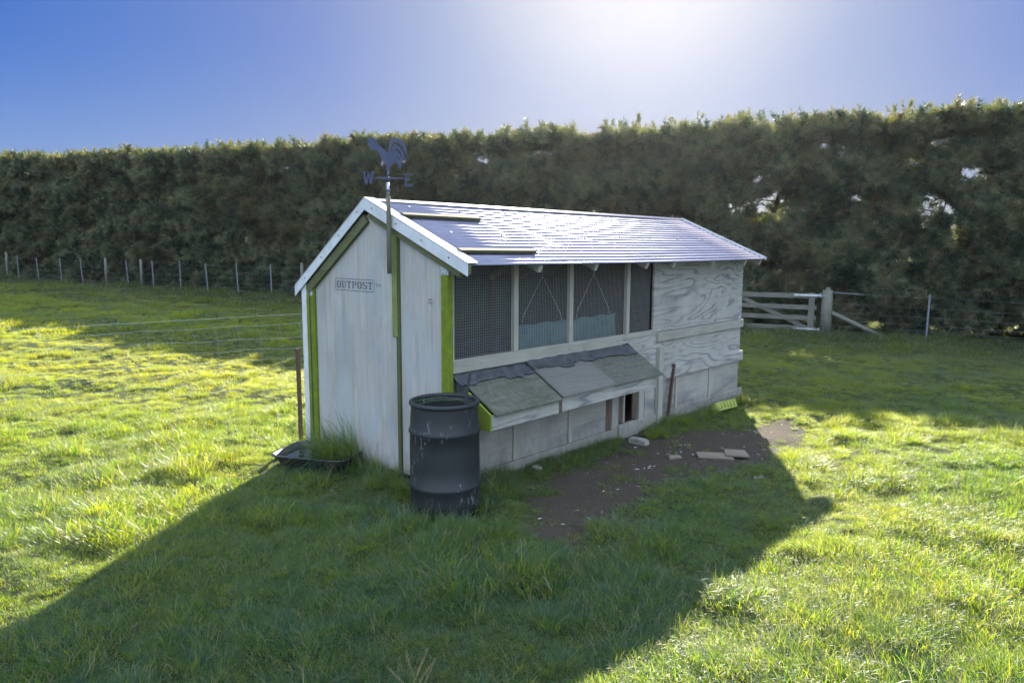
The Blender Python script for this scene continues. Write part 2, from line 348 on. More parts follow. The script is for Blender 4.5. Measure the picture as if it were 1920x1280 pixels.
def rawmesh(name,verts,faces_flat,nper,mat,attrs=None):
    """fast mesh from numpy: all faces with nper corners"""
    me=bpy.data.meshes.new(name);nv=len(verts);nf=len(faces_flat)//nper
    me.vertices.add(nv);me.vertices.foreach_set('co',np.asarray(verts,np.float32).ravel())
    me.loops.add(nf*nper);me.loops.foreach_set('vertex_index',np.asarray(faces_flat,np.int32))
    me.polygons.add(nf);me.polygons.foreach_set('loop_start',np.arange(0,nf*nper,nper,dtype=np.int32))
    me.update(calc_edges=True);me.validate()
    for k,(a,dom) in (attrs or {}).items():
        at=me.attributes.new(k,'FLOAT',dom);at.data.foreach_set('value',np.asarray(a,np.float32))
    if mat:me.materials.append(mat)
    return me
def scatter(obj_name,pts,rot,scl,idx,protos,mat_parent=None):
    """object whose geometry nodes put one of the prototype clumps on every vertex"""
    me=bpy.data.meshes.new(obj_name);n=len(pts);me.vertices.add(n);me.vertices.foreach_set('co',np.asarray(pts,np.float32).ravel())
    a=me.attributes.new('rot','FLOAT_VECTOR','POINT');a.data.foreach_set('vector',np.asarray(rot,np.float32).ravel())
    a=me.attributes.new('scl','FLOAT_VECTOR','POINT');a.data.foreach_set('vector',np.asarray(scl,np.float32).ravel())
    a=me.attributes.new('idx','INT','POINT');a.data.foreach_set('value',np.asarray(idx,np.int32))
    o=bpy.data.objects.new(obj_name,me);S.collection.objects.link(o)
    col=bpy.data.collections.new(obj_name+' clumps')
    for i,p in enumerate(protos):
        q=bpy.data.objects.new('clump_%02d'%i,p);col.objects.link(q)
    g=bpy.data.node_groups.new(obj_name+' scatter','GeometryNodeTree')
    g.interface.new_socket('Geometry',in_out='INPUT',socket_type='NodeSocketGeometry');g.interface.new_socket('Geometry',in_out='OUTPUT',socket_type='NodeSocketGeometry')
    N=g.nodes;gi=N.new('NodeGroupInput');go=N.new('NodeGroupOutput');ip=N.new('GeometryNodeInstanceOnPoints')
    ci=N.new('GeometryNodeCollectionInfo');ci.inputs[0].default_value=col;ci.inputs['Separate Children'].default_value=True;ci.inputs['Reset Children'].default_value=True
    def na(name,ty):
        x=N.new('GeometryNodeInputNamedAttribute');x.data_type=ty;x.inputs[0].default_value=name
        return [s for s in x.outputs if s.enabled and s.name=='Attribute'][0]
    Lk=g.links.new
    Lk(gi.outputs[0],ip.inputs['Points']);Lk(ci.outputs[0],ip.inputs['Instance']);ip.inputs['Pick Instance'].default_value=True
    Lk(na('idx','INT'),ip.inputs['Instance Index'])
    er=N.new('FunctionNodeEulerToRotation');Lk(na('rot','FLOAT_VECTOR'),er.inputs[0]);Lk(er.outputs[0],ip.inputs['Rotation'])
    Lk(na('scl','FLOAT_VECTOR'),ip.inputs['Scale'])
    Lk(ip.outputs[0],go.inputs[0])
    md=o.modifiers.new('scatter','NODES');md.node_group=g
    return o

# ---------------------------------------------------------------- ground
def build_ground():
    gx=np.unique(np.concatenate([-np.geomspace(34,240,14)[::-1],np.arange(-34,-9,.5),np.arange(-9,9,.09),np.arange(9,30,.5),np.geomspace(30,240,14)]))
    gy=np.unique(np.concatenate([-np.geomspace(6,120,12)[::-1],np.arange(-6,1.5,.5),np.arange(1.5,17,.09),np.arange(17,52,.5),np.geomspace(52,300,16)]))
    X,Y=np.meshgrid(gx,gy);Z=gz(X,Y);nx,ny=len(gx),len(gy)
    V=np.stack([X.ravel(),Y.ravel(),Z.ravel()],1)
    i=np.arange(nx-1)[None,:]+nx*np.arange(ny-1)[:,None];f=np.stack([i,i+1,i+nx+1,i+nx],-1).reshape(-1)
    me=rawmesh('ground',V,f,4,M['ground'],{'bare':(dirtmask(X.ravel(),Y.ravel()),'POINT')})
    for p in me.polygons:p.use_smooth=True
    o=bpy.data.objects.new('ground',me);S.collection.objects.link(o);o['kind']='structure'
build_ground()

# ---------------------------------------------------------------- grass
def blades(n,rad,lmin,lmax,w,lean,seed,droop=1.0,up=.5,swirl=None):
    r=np.random.default_rng(seed);seg=4
    a=r.uniform(0,2*np.pi,n);d=rad*np.sqrt(r.uniform(0,1,n));bx,by=d*np.cos(a),d*np.sin(a)
    L=r.uniform(lmin,lmax,n);az=(a+r.normal(0,.9,n)) if swirl is None else (swirl+r.normal(0,.8,n))
    ln=np.clip(r.normal(lean,.25,n),0.05,1.35)
    V=[];t=np.linspace(0,1,seg+1)
    px=np.zeros((n,seg+1));pz=np.zeros((n,seg+1));ang=up*ln
    for k in range(seg):
        px[:,k+1]=px[:,k]+L/seg*np.sin(ang);pz[:,k+1]=pz[:,k]+L/seg*np.cos(ang);ang=ang+ln*droop*(1-up*.5)/seg*1.7
    wd=np.array([1,.95,.75,.45,.08])[:seg+1]*w
    tw=az+np.pi/2+r.normal(0,.6,n)
    verts=np.zeros((n,seg+1,2,3))
    for s,sg in enumerate((-1,1)):
        verts[:,:,s,0]=bx[:,None]+px*np.cos(az)[:,None]+sg*wd[None]*np.cos(tw)[:,None]*.5
        verts[:,:,s,1]=by[:,None]+px*np.sin(az)[:,None]+sg*wd[None]*np.sin(tw)[:,None]*.5
        verts[:,:,s,2]=pz-.015
    base=np.arange(n)[:,None]*(2*(seg+1))+2*np.arange(seg)[None]
    f=np.stack([base,base+1,base+3,base+2],-1).reshape(-1)
    tint=np.repeat(r.uniform(0,1,n),2*(seg+1))
    return verts.reshape(-1,3),f,tint
def gproto(i,*a,**k):
    v,f,t=blades(*a,**k);return rawmesh('tuft_%d'%i,v,f,4,M['grass'],{'tint':(t,'POINT')})
GP=[gproto(0,70,.13,.06,.13,.0042,.9,1),gproto(1,70,.13,.07,.15,.0042,1.0,2,swirl=.4),gproto(2,64,.13,.05,.12,.0045,.8,3),gproto(3,70,.14,.08,.17,.0042,1.05,4,swirl=-.3),
    gproto(4,80,.10,.14,.26,.0050,.75,5,droop=1.3),gproto(5,70,.09,.16,.30,.0052,.85,6,droop=1.5),
    gproto(6,60,.16,.08,.18,.010,.9,7),gproto(7,60,.16,.10,.22,.011,.95,8,swirl=1.2)]
TRAYC=(-1.84,6.80)
def build_grass():
    P=[];Sc=[];Ix=[];Rt=[]
    def area(x0,x1,y0,y1,dens,fov,near):
        n=int((x1-x0)*(y1-y0)*dens);x=rng.uniform(x0,x1,n);y=rng.uniform(y0,y1,n)
        k=(np.abs(x)<fov*y+2.2)
        x,y=x[k],y[k]
        lx,ly=W2L(x,y)
        k=~((lx>.02)&(lx<5.62)&(ly>.0)&(ly<2.12));x,y,lx,ly=x[k],y[k],lx[k],ly[k]
        k=rng.uniform(0,1,len(x))>dirtmask(x,y)*.99-.015;x,y,lx,ly=x[k],y[k],lx[k],ly[k]
        # keep barrel and water tray free
        k=(np.hypot(x+.53,y-5.62)>.30);x,y=x[k],y[k]
        th=R(-22);ax=(x-TRAYC[0])*math.cos(th)-(y-TRAYC[1])*math.sin(th);k=~((np.hypot((x-TRAYC[0]),(y-TRAYC[1]))<.36));x,y=x[k],y[k]
        if near=='near':
            thin=fbm(x*1.1,y*1.1,41);k=rng.uniform(0,1,len(x))<.55+.9*sstep(.3,.55,thin);x,y=x[k],y[k]
        n=len(x);lush=fbm(x*.9+3,y*.9,51);tus=fbm(x*2.2,y*2.2,61,2)
        s=.40+.42*sstep(.35,.75,lush)+.65*sstep(.62,.85,tus)
        dsun=dirtmask(x,y);s*=1-.35*dsun
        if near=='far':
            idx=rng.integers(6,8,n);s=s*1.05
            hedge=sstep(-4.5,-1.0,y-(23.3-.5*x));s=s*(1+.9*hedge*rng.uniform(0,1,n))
        else:
            idx=rng.integers(0,4,n);u=rng.uniform(0,1,n);big=u<.015+.16*sstep(.6,.82,tus)
            idx=np.where(big,rng.integers(4,6,n),idx);s=np.where(big,s*.62,s)
        z=gz(x,y);rot=np.zeros((n,3));
        fl=fbm(x*.5,y*.5,71,2)*9;rot[:,2]=np.where(rng.uniform(0,1,n)<.65,fl+rng.normal(0,.5,n),rng.uniform(0,6.28,n));rot[:,0]=rng.normal(0,.12,n);rot[:,1]=rng.normal(0,.12,n)
        P.append(np.stack([x,y,z],1));Sc.append(np.stack([s,s,s*rng.uniform(.75,1.25,n)],1));Ix.append(idx);Rt.append(rot)
    area(-6.5,6.5,1.6,5.5,420,.74,'near')
    area(-9,9,5.5,9.5,290,.74,'near')
    area(-14,14,9.5,15,150,.74,'near')
    area(-24,20,15,24,62,.76,'far')
    area(-38,10,24,46,34,.78,'far')
    # rank grass hugging walls, drum, tray and posts
    ex=[]
    for lx,ly,n,sp,sz in [(-.08,1.35,55,.35,.95),(-.1,.75,26,.25,.8),(-.06,2.1,24,.2,.8),(-.33,-.38,30,.2,1.0),(.2,-.35,46,.25,1.0),(.45,-.12,34,.25,.8),(1.2,-.1,28,.4,.55),(2.0,-.1,26,.4,.5),(3.6,-.15,50,.3,.7),(4.4,-.2,50,.45,.65),(5.4,-.2,40,.4,.6),(3.05,-.2,12,.12,.7),(-.75,-.35,28,.25,.85),(-.6,.2,26,.2,.8)]:
        for _ in range(n):
            a=lx+rng.normal(0,sp*.5);b=ly-abs(rng.normal(0,.09)) if ly>-.25 and lx>.1 else ly+rng.normal(0,sp*.35)
            if lx<0 and ly>0:a=-abs(rng.normal(0,.12))-.03;b=ly+rng.normal(0,sp*.6)
            if a>0.0 and b>-.03 and b<2.2:continue
            wx,wy=L2W(a,b)
            if math.hypot(wx+.53,wy-5.62)<.30:continue
            if math.hypot(wx-TRAYC[0],wy-TRAYC[1])<.34:continue
            ex.append((wx,wy,gz1(wx,wy),sz*rng.uniform(.6,1.15)))
    ex=np.array(ex);n=len(ex);P.append(ex[:,:3]);Sc.append(np.repeat(ex[:,3:],3,1));Ix.append(rng.integers(4,6,n));r=np.zeros((n,3));r[:,2]=rng.uniform(0,6.28,n);r[:,:2]=rng.normal(0,.2,(n,2));Rt.append(r)
    # tussocks in the open meadow
    ts=[(-3.1,6.6,.9,26),(-3.0,6.45,.8,14),(2.9,8.2,.6,12),(4.3,7.7,.7,16),(5.6,7.9,.7,14)]
    for _ in range(230):
        y=rng.uniform(3.2,17);ts.append((rng.uniform(-.72,.72)*y,y,rng.uniform(.28,.58),int(rng.integers(4,10))))
    q=[]
    for x,y,s,k in ts:
        if dirtmask(np.array([x]),np.array([y]))[0]>.2:continue
        lx,ly=W2L(x,y)
        if -.2<lx<5.9 and -.4<ly<2.4:continue
        for _ in range(k):
            a=x+rng.normal(0,.1);b=y+rng.normal(0,.09);q.append((a,b,gz1(a,b),s*rng.uniform(.8,1.2)))
    q=np.array(q);n=len(q);P.append(q[:,:3]);Sc.append(np.repeat(q[:,3:],3,1));Ix.append(rng.integers(4,6,n));r=np.zeros((n,3));r[:,2]=rng.uniform(0,6.28,n);Rt.append(r)
    P=np.concatenate(P);print('grass clumps',len(P))
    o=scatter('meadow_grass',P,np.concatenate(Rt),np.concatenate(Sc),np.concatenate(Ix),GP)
    tag(o,'uneven green meadow grass growing all round the coop','grass',kind='stuff')
build_grass()

# ---------------------------------------------------------------- hedge
FS=.5
LC=23.3
def fy(x): return LC-FS*x      # fence line
def hz_top(x): return np.interp(x,[-45,-29,-13.7,-4.4,3.5,8.8,13.9,22],[6.7,6.5,6.15,5.85,5.72,5.62,5.66,5.85])
def pine_protos():
    out=[]
    for i in range(6):
        r=np.random.default_rng(100+i);V=[];F=[];T=[]
        nsh=6 if i<4 else 3
        for s in range(nsh):
            th=r.uniform(0,6.28);el=r.uniform(.15,1.2) if i<4 else r.uniform(1.0,1.5)
            d=np.array([math.cos(th)*math.cos(el),math.sin(th)*math.cos(el),math.sin(el)]);L=r.uniform(.18,.34) if i<4 else r.uniform(.25,.42)
            o=r.normal(0,.05,3);tb=r.uniform(0,1)
            nn=52
            for k in range(nn):
                t=r.uniform(.15,1);p=o+d*L*t
                q=r.normal(0,1,3);q-=d*q.dot(d);q/=np.linalg.norm(q)
                nd=q*.8+d*r.uniform(.3,1.1);nd/=np.linalg.norm(nd);nl=r.uniform(.09,.15)*(1.1 if i<4 else 1.0)
                sd_=np.cross(nd,r.normal(0,1,3));sd_/=np.linalg.norm(sd_);w=.0085
                b=len(V);V+= [p-sd_*w,p+sd_*w,p+nd*nl+np.array([0,0,-.01])];F+=[b,b+1,b+2];T+=[min(.92,.25+.5*tb+.3*r.uniform())]*3 if not(s==0 and i==2) else [.97]*3
            b=len(V);sd_=np.cross(d,[0,0,1.01]);sd_/=np.linalg.norm(sd_);V+=[o-sd_*.008,o+sd_*.008,o+d*L];F+=[b,b+1,b+2];T+=[.97]*3
        out.append(rawmesh('pine_shoot_%d'%i,np.array(V),np.array(F),3,M['needles'],{'tint':(np.array(T),'POINT')}))
    return out
def build_hedge():
    root=empty('pine_hedge',(-10,29.8,0),0,'long tall clipped pine hedge along the back of the field behind the wire fence','hedge')
    ex,ey=1/math.hypot(1,FS),-FS/math.hypot(1,FS);nx_,ny_=-ey,ex   # n: away from the camera
    s0,s1=-38.,36.
    def at(s,d,z):
        x=-10+s*ex+d*nx_;y=28.3+s*ey+d*ny_;return x,y,z
    FRONT=1.25;TH_=2.6;HT=.665
    n=34000;s=rng.uniform(s0,s1,n);hz=rng.uniform(0,1,n)
    x,_,_=at(s,FRONT,0);top=hz_top(x)
    z=.02+hz**1.12*(top-.35-.02)
    bulge=(fbm(s*.55,z*.6,81,3)-.5)*1.1+(fbm(s*1.9,z*1.9,82,2)-.5)*.45
    d=FRONT+bulge+np.abs(rng.normal(0,.18,n))+.15
    hole=fbm(s*3.2+7,z*3.4,83,2);hole2=fbm(s*.8,z*.8,84,2)
    thr=HT-.03*sstep(0,20,s)+.05*sstep(2.,.4,z)
    keep=(hole*.65+hole2*.35<thr)
    G0=[s[keep],d[keep],z[keep]]
    m=15000;s2=rng.uniform(s0,s1,m);x2,_,_=at(s2,FRONT,0);z2=.05+rng.uniform(0,1,m)*(hz_top(x2)-.9);d2=rng.uniform(FRONT+.5,FRONT+TH_,m)
    h=fbm(s2*3.2+7,z2*3.4,83,2)*.65+fbm(s2*.8,z2*.8,84,2)*.35;k2=(h<HT-.015-.03*sstep(0,20,s2)+.05*sstep(2.,.4,z2))
    G1=[s2[k2],d2[k2],z2[k2]]
    m=5200;s3=rng.uniform(s0,s1,m);x3,_,_=at(s3,FRONT,0);d3=rng.uniform(FRONT-.1,FRONT+TH_,m)
    tb=(fbm(s3*.8,d3*.5,85,3)-.5)*.55+rng.uniform(-.15,.06,m);z3=hz_top(x3)-.32+tb
    G2=[s3,d3,z3]
    # rebel shoots sticking out of the clipped top
    m=420;s4=rng.uniform(s0,s1,m);x4,_,_=at(s4,FRONT,0);cl=sstep(.5,.72,fbm(s4*.5,s4*0,86,2));k4=rng.uniform(0,1,m)<.25+.75*cl;s4=s4[k4];x4=x4[k4];m=len(s4)
    d4=rng.uniform(FRONT,FRONT+TH_*.8,m);z4=hz_top(x4)-.2+rng.uniform(0,.2,m)*(1+sstep(6,18,s4)*.6)
    G3=[s4,d4,z4]
    # clusters of boughs with dark recesses between them on the face
    cl_=fbm(G0[0]*1.5,G0[2]*1.8+4,88,2);k=rng.uniform(0,1,len(cl_))<.12+1.15*sstep(.36,.58,cl_);G0=[g[k] for g in G0]
    G0[1]=G0[1]-.35*sstep(.45,.75,fbm(G0[0]*1.5,G0[2]*1.8+4,88,2))
    # chinks right through the hedge, each aimed roughly along the camera's line of sight
    NH=160;cs=rng.uniform(s0,s1,NH);cz=np.clip(rng.normal(3.2,1.1,NH),.3,4.9);cs[:55]=rng.uniform(2,26,55);cr=rng.uniform(.17,.24,NH)
    for q in range(0,NH-1,3):cs[q+1]=cs[q]+rng.normal(0,.7);cz[q+1]=cz[q]+rng.normal(0,.25)
    cx=-10+cs*ex+2.4*nx_;cy=28.3+cs*ey+2.4*ny_;az=np.arctan2(cx,cy)+rng.normal(0,.03,NH)
    for g in (G0,G1):
        X=-10+g[0]*ex+g[1]*nx_;Y=28.3+g[0]*ey+g[1]*ny_;ok=np.ones(len(X),bool)
        for a,b_,h_,r_,z_ in zip(cx,cy,az,cr,cz):
            lat=(X-a)*np.cos(h_)-(Y-b_)*np.sin(h_);zc=z_+.05*((X-a)*np.sin(h_)+(Y-b_)*np.cos(h_))
            ok&=~(np.hypot(lat/1.15,g[2]+.1-zc)<r_)
        for q in range(3):g[q]=g[q][ok]
    s=np.concatenate([g[0] for g in (G0,G1,G2,G3)]);d=np.concatenate([g[1] for g in (G0,G1,G2,G3)]);z=np.concatenate([g[2] for g in (G0,G1,G2,G3)])
    grp=np.concatenate([np.full(len(g[0]),i) for i,g in enumerate((G0,G1,G2,G3))]);n=len(s)
    x=-10+s*ex+d*nx_;y=28.3+s*ey+d*ny_
    idx=np.where(grp>=2,rng.integers(2,6,n),rng.integers(0,4,n));idx=np.where(grp==3,rng.integers(4,6,n),idx)
    rot=rng.normal(0,.35,(n,3));rot[:,2]=rng.uniform(0,6.28,n)
    f=(grp==0);rot[f,0]+=0
    sc=rng.uniform(.85,1.5,n)*np.where(grp==1,1.25,1)*np.where(grp==3,.8,1)
    P=np.stack([x,y,z],1)-np.array([-10,30.4,0])
    o=scatter('foliage',P,rot,np.repeat(sc[:,None],3,1),idx,pine_protos());o.parent=root;o['kind']='stuff'
    print('pine clumps',n)
    # trunks with limbs and bare twigs
    s=s0+1
    r=random.Random(5);k=0
    while s<s1:
        d=FRONT+1.4+r.uniform(-.25,.25);x,y,_=at(s,d,0);b=gz1(x,y)
        p=[Vector((x+r.uniform(-.06,.06)*i,y+r.uniform(-.06,.06)*i,b-.1+i*1.02)) for i in range(6)];q=[v-Vector((-10,29.8,0)) for v in p]
        br=MB();br.tube(q,[.17,.15,.13,.10,.07,.03],8)
        for j in range(9):
            h=r.uniform(.5,4.1);i=int(h/1.02);f=h/1.02-i;o_=q[i].lerp(q[min(i+1,5)],f)
            a=r.uniform(0,6.28);L=r.uniform(.8,1.7);dd=Vector((math.cos(a),math.sin(a),r.uniform(-.1,.5)))
            pts=[o_,o_+dd*L*.5+Vector((0,0,r.uniform(-.1,.1))),o_+dd*L+Vector((0,0,r.uniform(-.15,.25)))]
            br.tube(pts,[.035,.022,.01],5)
            for _ in range(3):
                c=pts[1].lerp(pts[2],r.uniform(0,1));a2=a+r.uniform(-1,1);br.tube([c,c+Vector((math.cos(a2),math.sin(a2),r.uniform(-.5,.5)))*r.uniform(.2,.5)],[.01,.004],4)
        br.build('trunk',M['bark'],root,True)
        s+=r.uniform(2.1,2.9);k+=1
    # bare twigs showing on the lower face
    tw=MB()
    for j in range(700):
        s=r.uniform(s0,s1) if j%3 else r.uniform(12,26);x,y,_=at(s,FRONT+r.uniform(-.12,.35),0);zz=r.uniform(.5,3.2) if j%2 else r.uniform(1,4.4)
        c=Vector((x+10,y-29.8,zz));a=r.choice((0,math.pi))+math.atan2(ey,ex)+r.uniform(-.5,.5)
        pts=[c];e=r.uniform(-.5,.8)
        for i in range(4):
            e+=r.uniform(-.4,.4);a+=r.uniform(-.3,.3);pts.append(pts[-1]+Vector((math.cos(a)*math.cos(e),math.sin(a)*math.cos(e),math.sin(e)))*r.uniform(.12,.3))
        tw.tube(pts,[.006,.005,.004,.003,.002],4)
    tag(tw.build('twigs',M['twig'],root,True),kind='stuff')
build_hedge()

# ---------------------------------------------------------------- coop
coop=empty('chicken_coop',(X0,Y0,0),TH,'weathered plywood chicken coop with wire mesh front, side nest box and corrugated roof','chicken coop')
Ln,Wd=5.64,2.15
RS=.425   # front roof slope
ZR,YR=2.49,1.0
zf=lambda y:ZR-(YR-y)*RS          # front slope height
BSL=(ZR-1.665)/(2.18-YR);zb=lambda y:ZR-(y-YR)*BSL
zw=lambda y:min(zf(y),zb(y))
def B(name,mat,*boxes,parent=coop,label=None,bev=.003):
    m=MB()
    for b in boxes:m.box(*b,bev=bev)
    return m.build(name,M[mat],parent,label=label)
# gable wall panels (recessed behind the posts)
g=-.07
MB().prism([(.67,.06),(1.90,.02),(1.90,zb(1.90)+g),(YR,ZR+g-.02),(.67,zf(.67)+g)],'X',.012,.03).build('gable_panel',M['ply_gable'],coop,label='wide plywood gable panel bearing the stencilled sign')
MB().prism([(.045,.06),(.585,.06),(.585,zf(.585)+g),(.045,zf(.045)+g)],'X',.012,.03).build('gable_panel',M['ply_gable'],coop,label='narrow plywood gable panel beside the corner post')
B('gable_stud','algae_dark',(-.012,.04,.588,.625,.04,zf(.6)-.09))
B('cover_strip','algae_strip',(-.022,-.014,.598,.667,1.3,zf(.63)-.09),label='green streaked strip at the top of the gable stud')
MB().prism([(.627,.04),(.667,.04),(.667,1.298),(.627,1.298)],'X',-.01,.02).build('cover_strip',M['ply_gable'],coop)
B('corner_post','algae',(-.014,.045,-.045,.04,.03,1.86),label='bright green algae covered near corner post')
B('strap_plate','perf',(-.017,.003,-.047,.042,1.862,2.0),label='punched steel plate at the top of the near corner post')
B('corner_post','algae',(-.012,.04,1.902,1.975,.02,zb(1.94)-.09),label='green algae covered rear corner post')
B('strap_plate','perf',(-.017,-.012,1.93,2.05,1.60,1.72))
MB().box(-.03,.03,2.02,2.10,-.02,1.72).build('corner_trim',M['trim'],coop,label='white folded metal corner trim down the rear edge of the gable')
MB().box(-.026,-.0155,1.977,2.018,-.02,1.62).build('corner_lining',M['algae'],coop)
# rake boards
mr=MB()
for (a,b) in (((.97,zf(.97)-.10),(-.20,zf(-.20)-.10)),):
    mr.beam((-.0,a[0],a[1]),(-.0,b[0],b[1]),.05,.07,up=(0,0,1))
mr.build('rake_timber',M['algae_rake'],coop)
MB().beam((0,1.03,zb(1.03)-.125),(0,2.02,zb(2.02)-.125),.05,.09).build('rake_timber',M['algae_rake'],coop)
# white barge boards (folded metal): outer face plus top lip
def barge(ya,za,yb,zb_,lab):
    m=MB();h=.10
    m.prism([(ya,za),(yb,zb_),(yb,zb_-h),(ya,za-h)],'X',-.052,-.046)
    m.prism([(ya,za+.012),(yb,zb_+.012),(yb,zb_+.006),(ya,za+.006)],'X',-.052,.06)
    o=m.build('barge_flashing',M['trim'],coop,label=lab)
    for i in range(4):
        s=MB()
        t=(i+.35)/4;y=ya+(yb-ya)*t;z=za+(zb_-za)*t-.045
        s.tube([(-.053,y,z),(-.058,y,z)],.0065,8)
        s.build('screw',M['rust'],o)
barge(YR,ZR+.03,-.315,zf(-.315)+.03,'long white metal barge flashing on the front slope')
barge(YR,ZR+.03,2.185,zb(2.185)+.03,'steep white metal barge flashing on the rear slope')
MB().box(-.044,-.006,-.31,-.285,zf(-.3)-.065,zf(-.3)+.025).build('rake_end_block',M['algae_rake'],coop)
# corrugated roof: waves across the slope, ridges running along the coop
M['roof'].node_tree.nodes['Principled BSDF'].inputs['Specular IOR Level'].default_value=.4
def corr(y0,y1,zfun,x0,x1,name,lab,pitch=.0762,amp=.0095):
    n=int(abs(y1-y0)/.0055);m=bmesh.new();vs=[]
    for i in range(n+1):
        y=y0+(y1-y0)*i/n;z=zfun(y)+amp*math.cos(2*math.pi*math.hypot(y-y0,zfun(y)-zfun(y0))/pitch)
        row=[]
        for j in range(9):
            t=j/8;sag=-.012*math.sin(t*math.pi)
            row.append(m.verts.new((x0+(x1-x0)*t,y,z+sag)))
        vs.append(row)
    for i in range(n):
        for j in range(8):m.faces.new((vs[i][j],vs[i][j+1],vs[i+1][j+1],vs[i+1][j]))
    b=MB();b.bm.free();b.bm=m;o=b.build(name,M['roof'],coop,True,label=lab)
    md=o.modifiers.new('t','SOLIDIFY');md.thickness=.0012;return o
corr(YR-.02,-.30,lambda y:zf(y)+.012,-.02,5.66,'roof_sheet','corrugated metal roof slope facing the camera')
corr(YR+.02,2.19,lambda y:zb(y)+.012,-.02,5.66,'roof_sheet','steeper corrugated metal roof slope at the rear')
m=MB();m.prism([(YR-.035,zf(YR-.035)+.026),(YR,ZR+.036),(YR+.06,zb(YR+.06)+.026),(YR+.06,zb(YR+.06)+.022),(YR,ZR+.031),(YR-.035,zf(YR-.035)+.022)],'X',-.048,5.68)
m.build('ridge_cap',M['roof'],coop)
# far end trim
MB().prism([(YR,ZR+.045),(-.31,zf(-.31)+.04),(-.31,zf(-.31)-.0),(YR,ZR+.0)],'X',5.662,5.67).build('barge_flashing',M['trim'],coop,label='thin white barge flashing on the far end')
for i in range(9):
    for yy in (.30,.86):
        x=.35+i*.66;z=zf(yy)+.018
        MB().tube([(x,yy,z),(x,yy-.006,z+.012)],.009,8).build('roof_screw',M['steelpost'],coop)
# timber battens screwed over the sheets near the gable
def rb(y,x0,x1):
    z=zf(y)+.04;MB().beam((x0,y,z),(x1,y,z-.004),.055,.03,up=(0,-RS,1)).build('roof_batten',M['roof_batten'],coop)
rb(.62,.07,1.03);rb(-.10,.06,1.02)
# far gable, rear wall, floor, rafters
MB().prism([(.03,.06),(2.05,.06),(2.05,zb(2.05)+g),(YR,ZR+g),(.03,zf(.03)+g)],'X',5.60,5.62).build('far_gable_panel',M['ply_side'],coop)
def cw():
    m=bmesh.new();vs=[];n=180
    for i in range(n+1):
        z=.05+1.70*i/n;y=2.07+.009*math.cos(2*math.pi*z/.0762);vs.append([m.verts.new((x,y,z)) for x in (.03,1.35,2.8,4.2,5.6)])
    for i in range(n):
        for j in range(4):m.faces.new((vs[i][j],vs[i][j+1],vs[i+1][j+1],vs[i+1][j]))
    b=MB();b.bm.free();b.bm=m;b.build('rear_wall',M['corr_inside'],coop,True,label='rear wall of horizontal corrugated iron seen through the mesh')
cw()
B('rear_lining','greenpaint',(1.5,5.58,2.03,2.045,.95,1.71))
B('floor','inside',(.04,5.59,.04,2.03,.09,.11))
m=MB()
for x in (.9,1.75,2.68,3.25,4.2,5.1,5.57):
    m.beam((x,-.27,zf(-.27)-.05),(x,YR-.02,ZR-.05),.045,.07)
    m.beam((x,YR+.02,ZR-.06),(x,2.04,zb(2.04)-.06),.045,.07)
m.build('rafters',M['grey_timber'],coop)
for q in ((1.30,1.37,1.95,2.02,.11,1.68),(2.6,2.67,1.95,2.02,.11,1.68),(3.9,3.97,1.95,2.02,.11,1.68),(.55,.62,1.1,1.17,.11,2.3)):B('interior_post','brown_timber',q)
B('perch','brown_timber',(1.2,5.5,1.45,1.50,.80,.85))
B('inner_partition','inside',(4.0,4.02,.05,2.02,.11,1.9))
# front frame and mesh windows
B('top_plate','grey_timber',(.05,5.62,.003,.045,1.985,2.05))
B('jamb','grey_timber_v',(.048,.092,-.012,.03,1.03,1.985))
for x in (.878,1.71,2.74):
    B('window_stud','grey_timber_v',(x-.03,x+.03,-.006,.04,1.148,1.985))
def screen(x0,x1,z0,z1):
    m=MB();w=.0017;y=.044
    k=int((x1-x0)/.0245)
    for i in range(k+1):
        x=x0+.006+i*(x1-x0-.012)/k;m.box(x-w/2,x+w/2,y,y+w,z0,z1,0)
    k=int((z1-z0)/.0245)
    for i in range(k+1):
        z=z0+.006+i*(z1-z0-.012)/k;m.box(x0,x1,y+w*1.05,y+2*w,z-w/2,z+w/2,0)
    m.build('wire_mesh',M['meshwire'],coop)
for a,b in ((.094,.846),(.91,1.678),(1.742,2.708),(2.772,3.268)):screen(a,b,1.15,1.983)
B('sill_rail','grey_timber',(.05,2.625,-.022,.03,1.035,1.148))
B('sill_rail','grey_timber',(2.628,3.36,-.008,.03,1.085,1.146))
B('mid_rail','grey_timber',(3.362,5.66,-.03,.001,1.0,1.108),label='long grey timber rail halfway up the plywood')
B('side_panel','ply_side',(3.272,5.63,-.006,.02,1.112,1.984),label='upper plywood sheet with swirling grain')
B('side_panel','ply_side',(2.63,5.63,-.002,.018,.50,1.083),label='middle plywood sheet below the rail')
B('side_panel','ply_low',(3.15,5.62,.004,.02,.10,.498),label='lower plywood sheet at the far end')
B('side_panel','ply_low',(.05,2.36,.004,.02,.10,1.033),label='lower plywood sheet under the nest box')
B('lower_rail','ply_side',(3.50,5.675,-.036,-.004,.535,.665))
B('base_board','ply_low',(.05,2.555,-.026,.002,-.06,.115))
B('base_board','ply_low',(2.963,5.71,-.026,.002,-.08,.13))
B('door_post','grey_timber_v',(3.372,3.47,-.048,-.0,-.05,.935))
for x in (.87,1.71):B('wall_batten','grey_timber_v',(x-.03,x+.03,-.014,.003,.117,.62))
for x in (3.86,4.74):B('wall_batten','grey_timber_v',(x-.025,x+.025,-.014,.003,.132,.533))
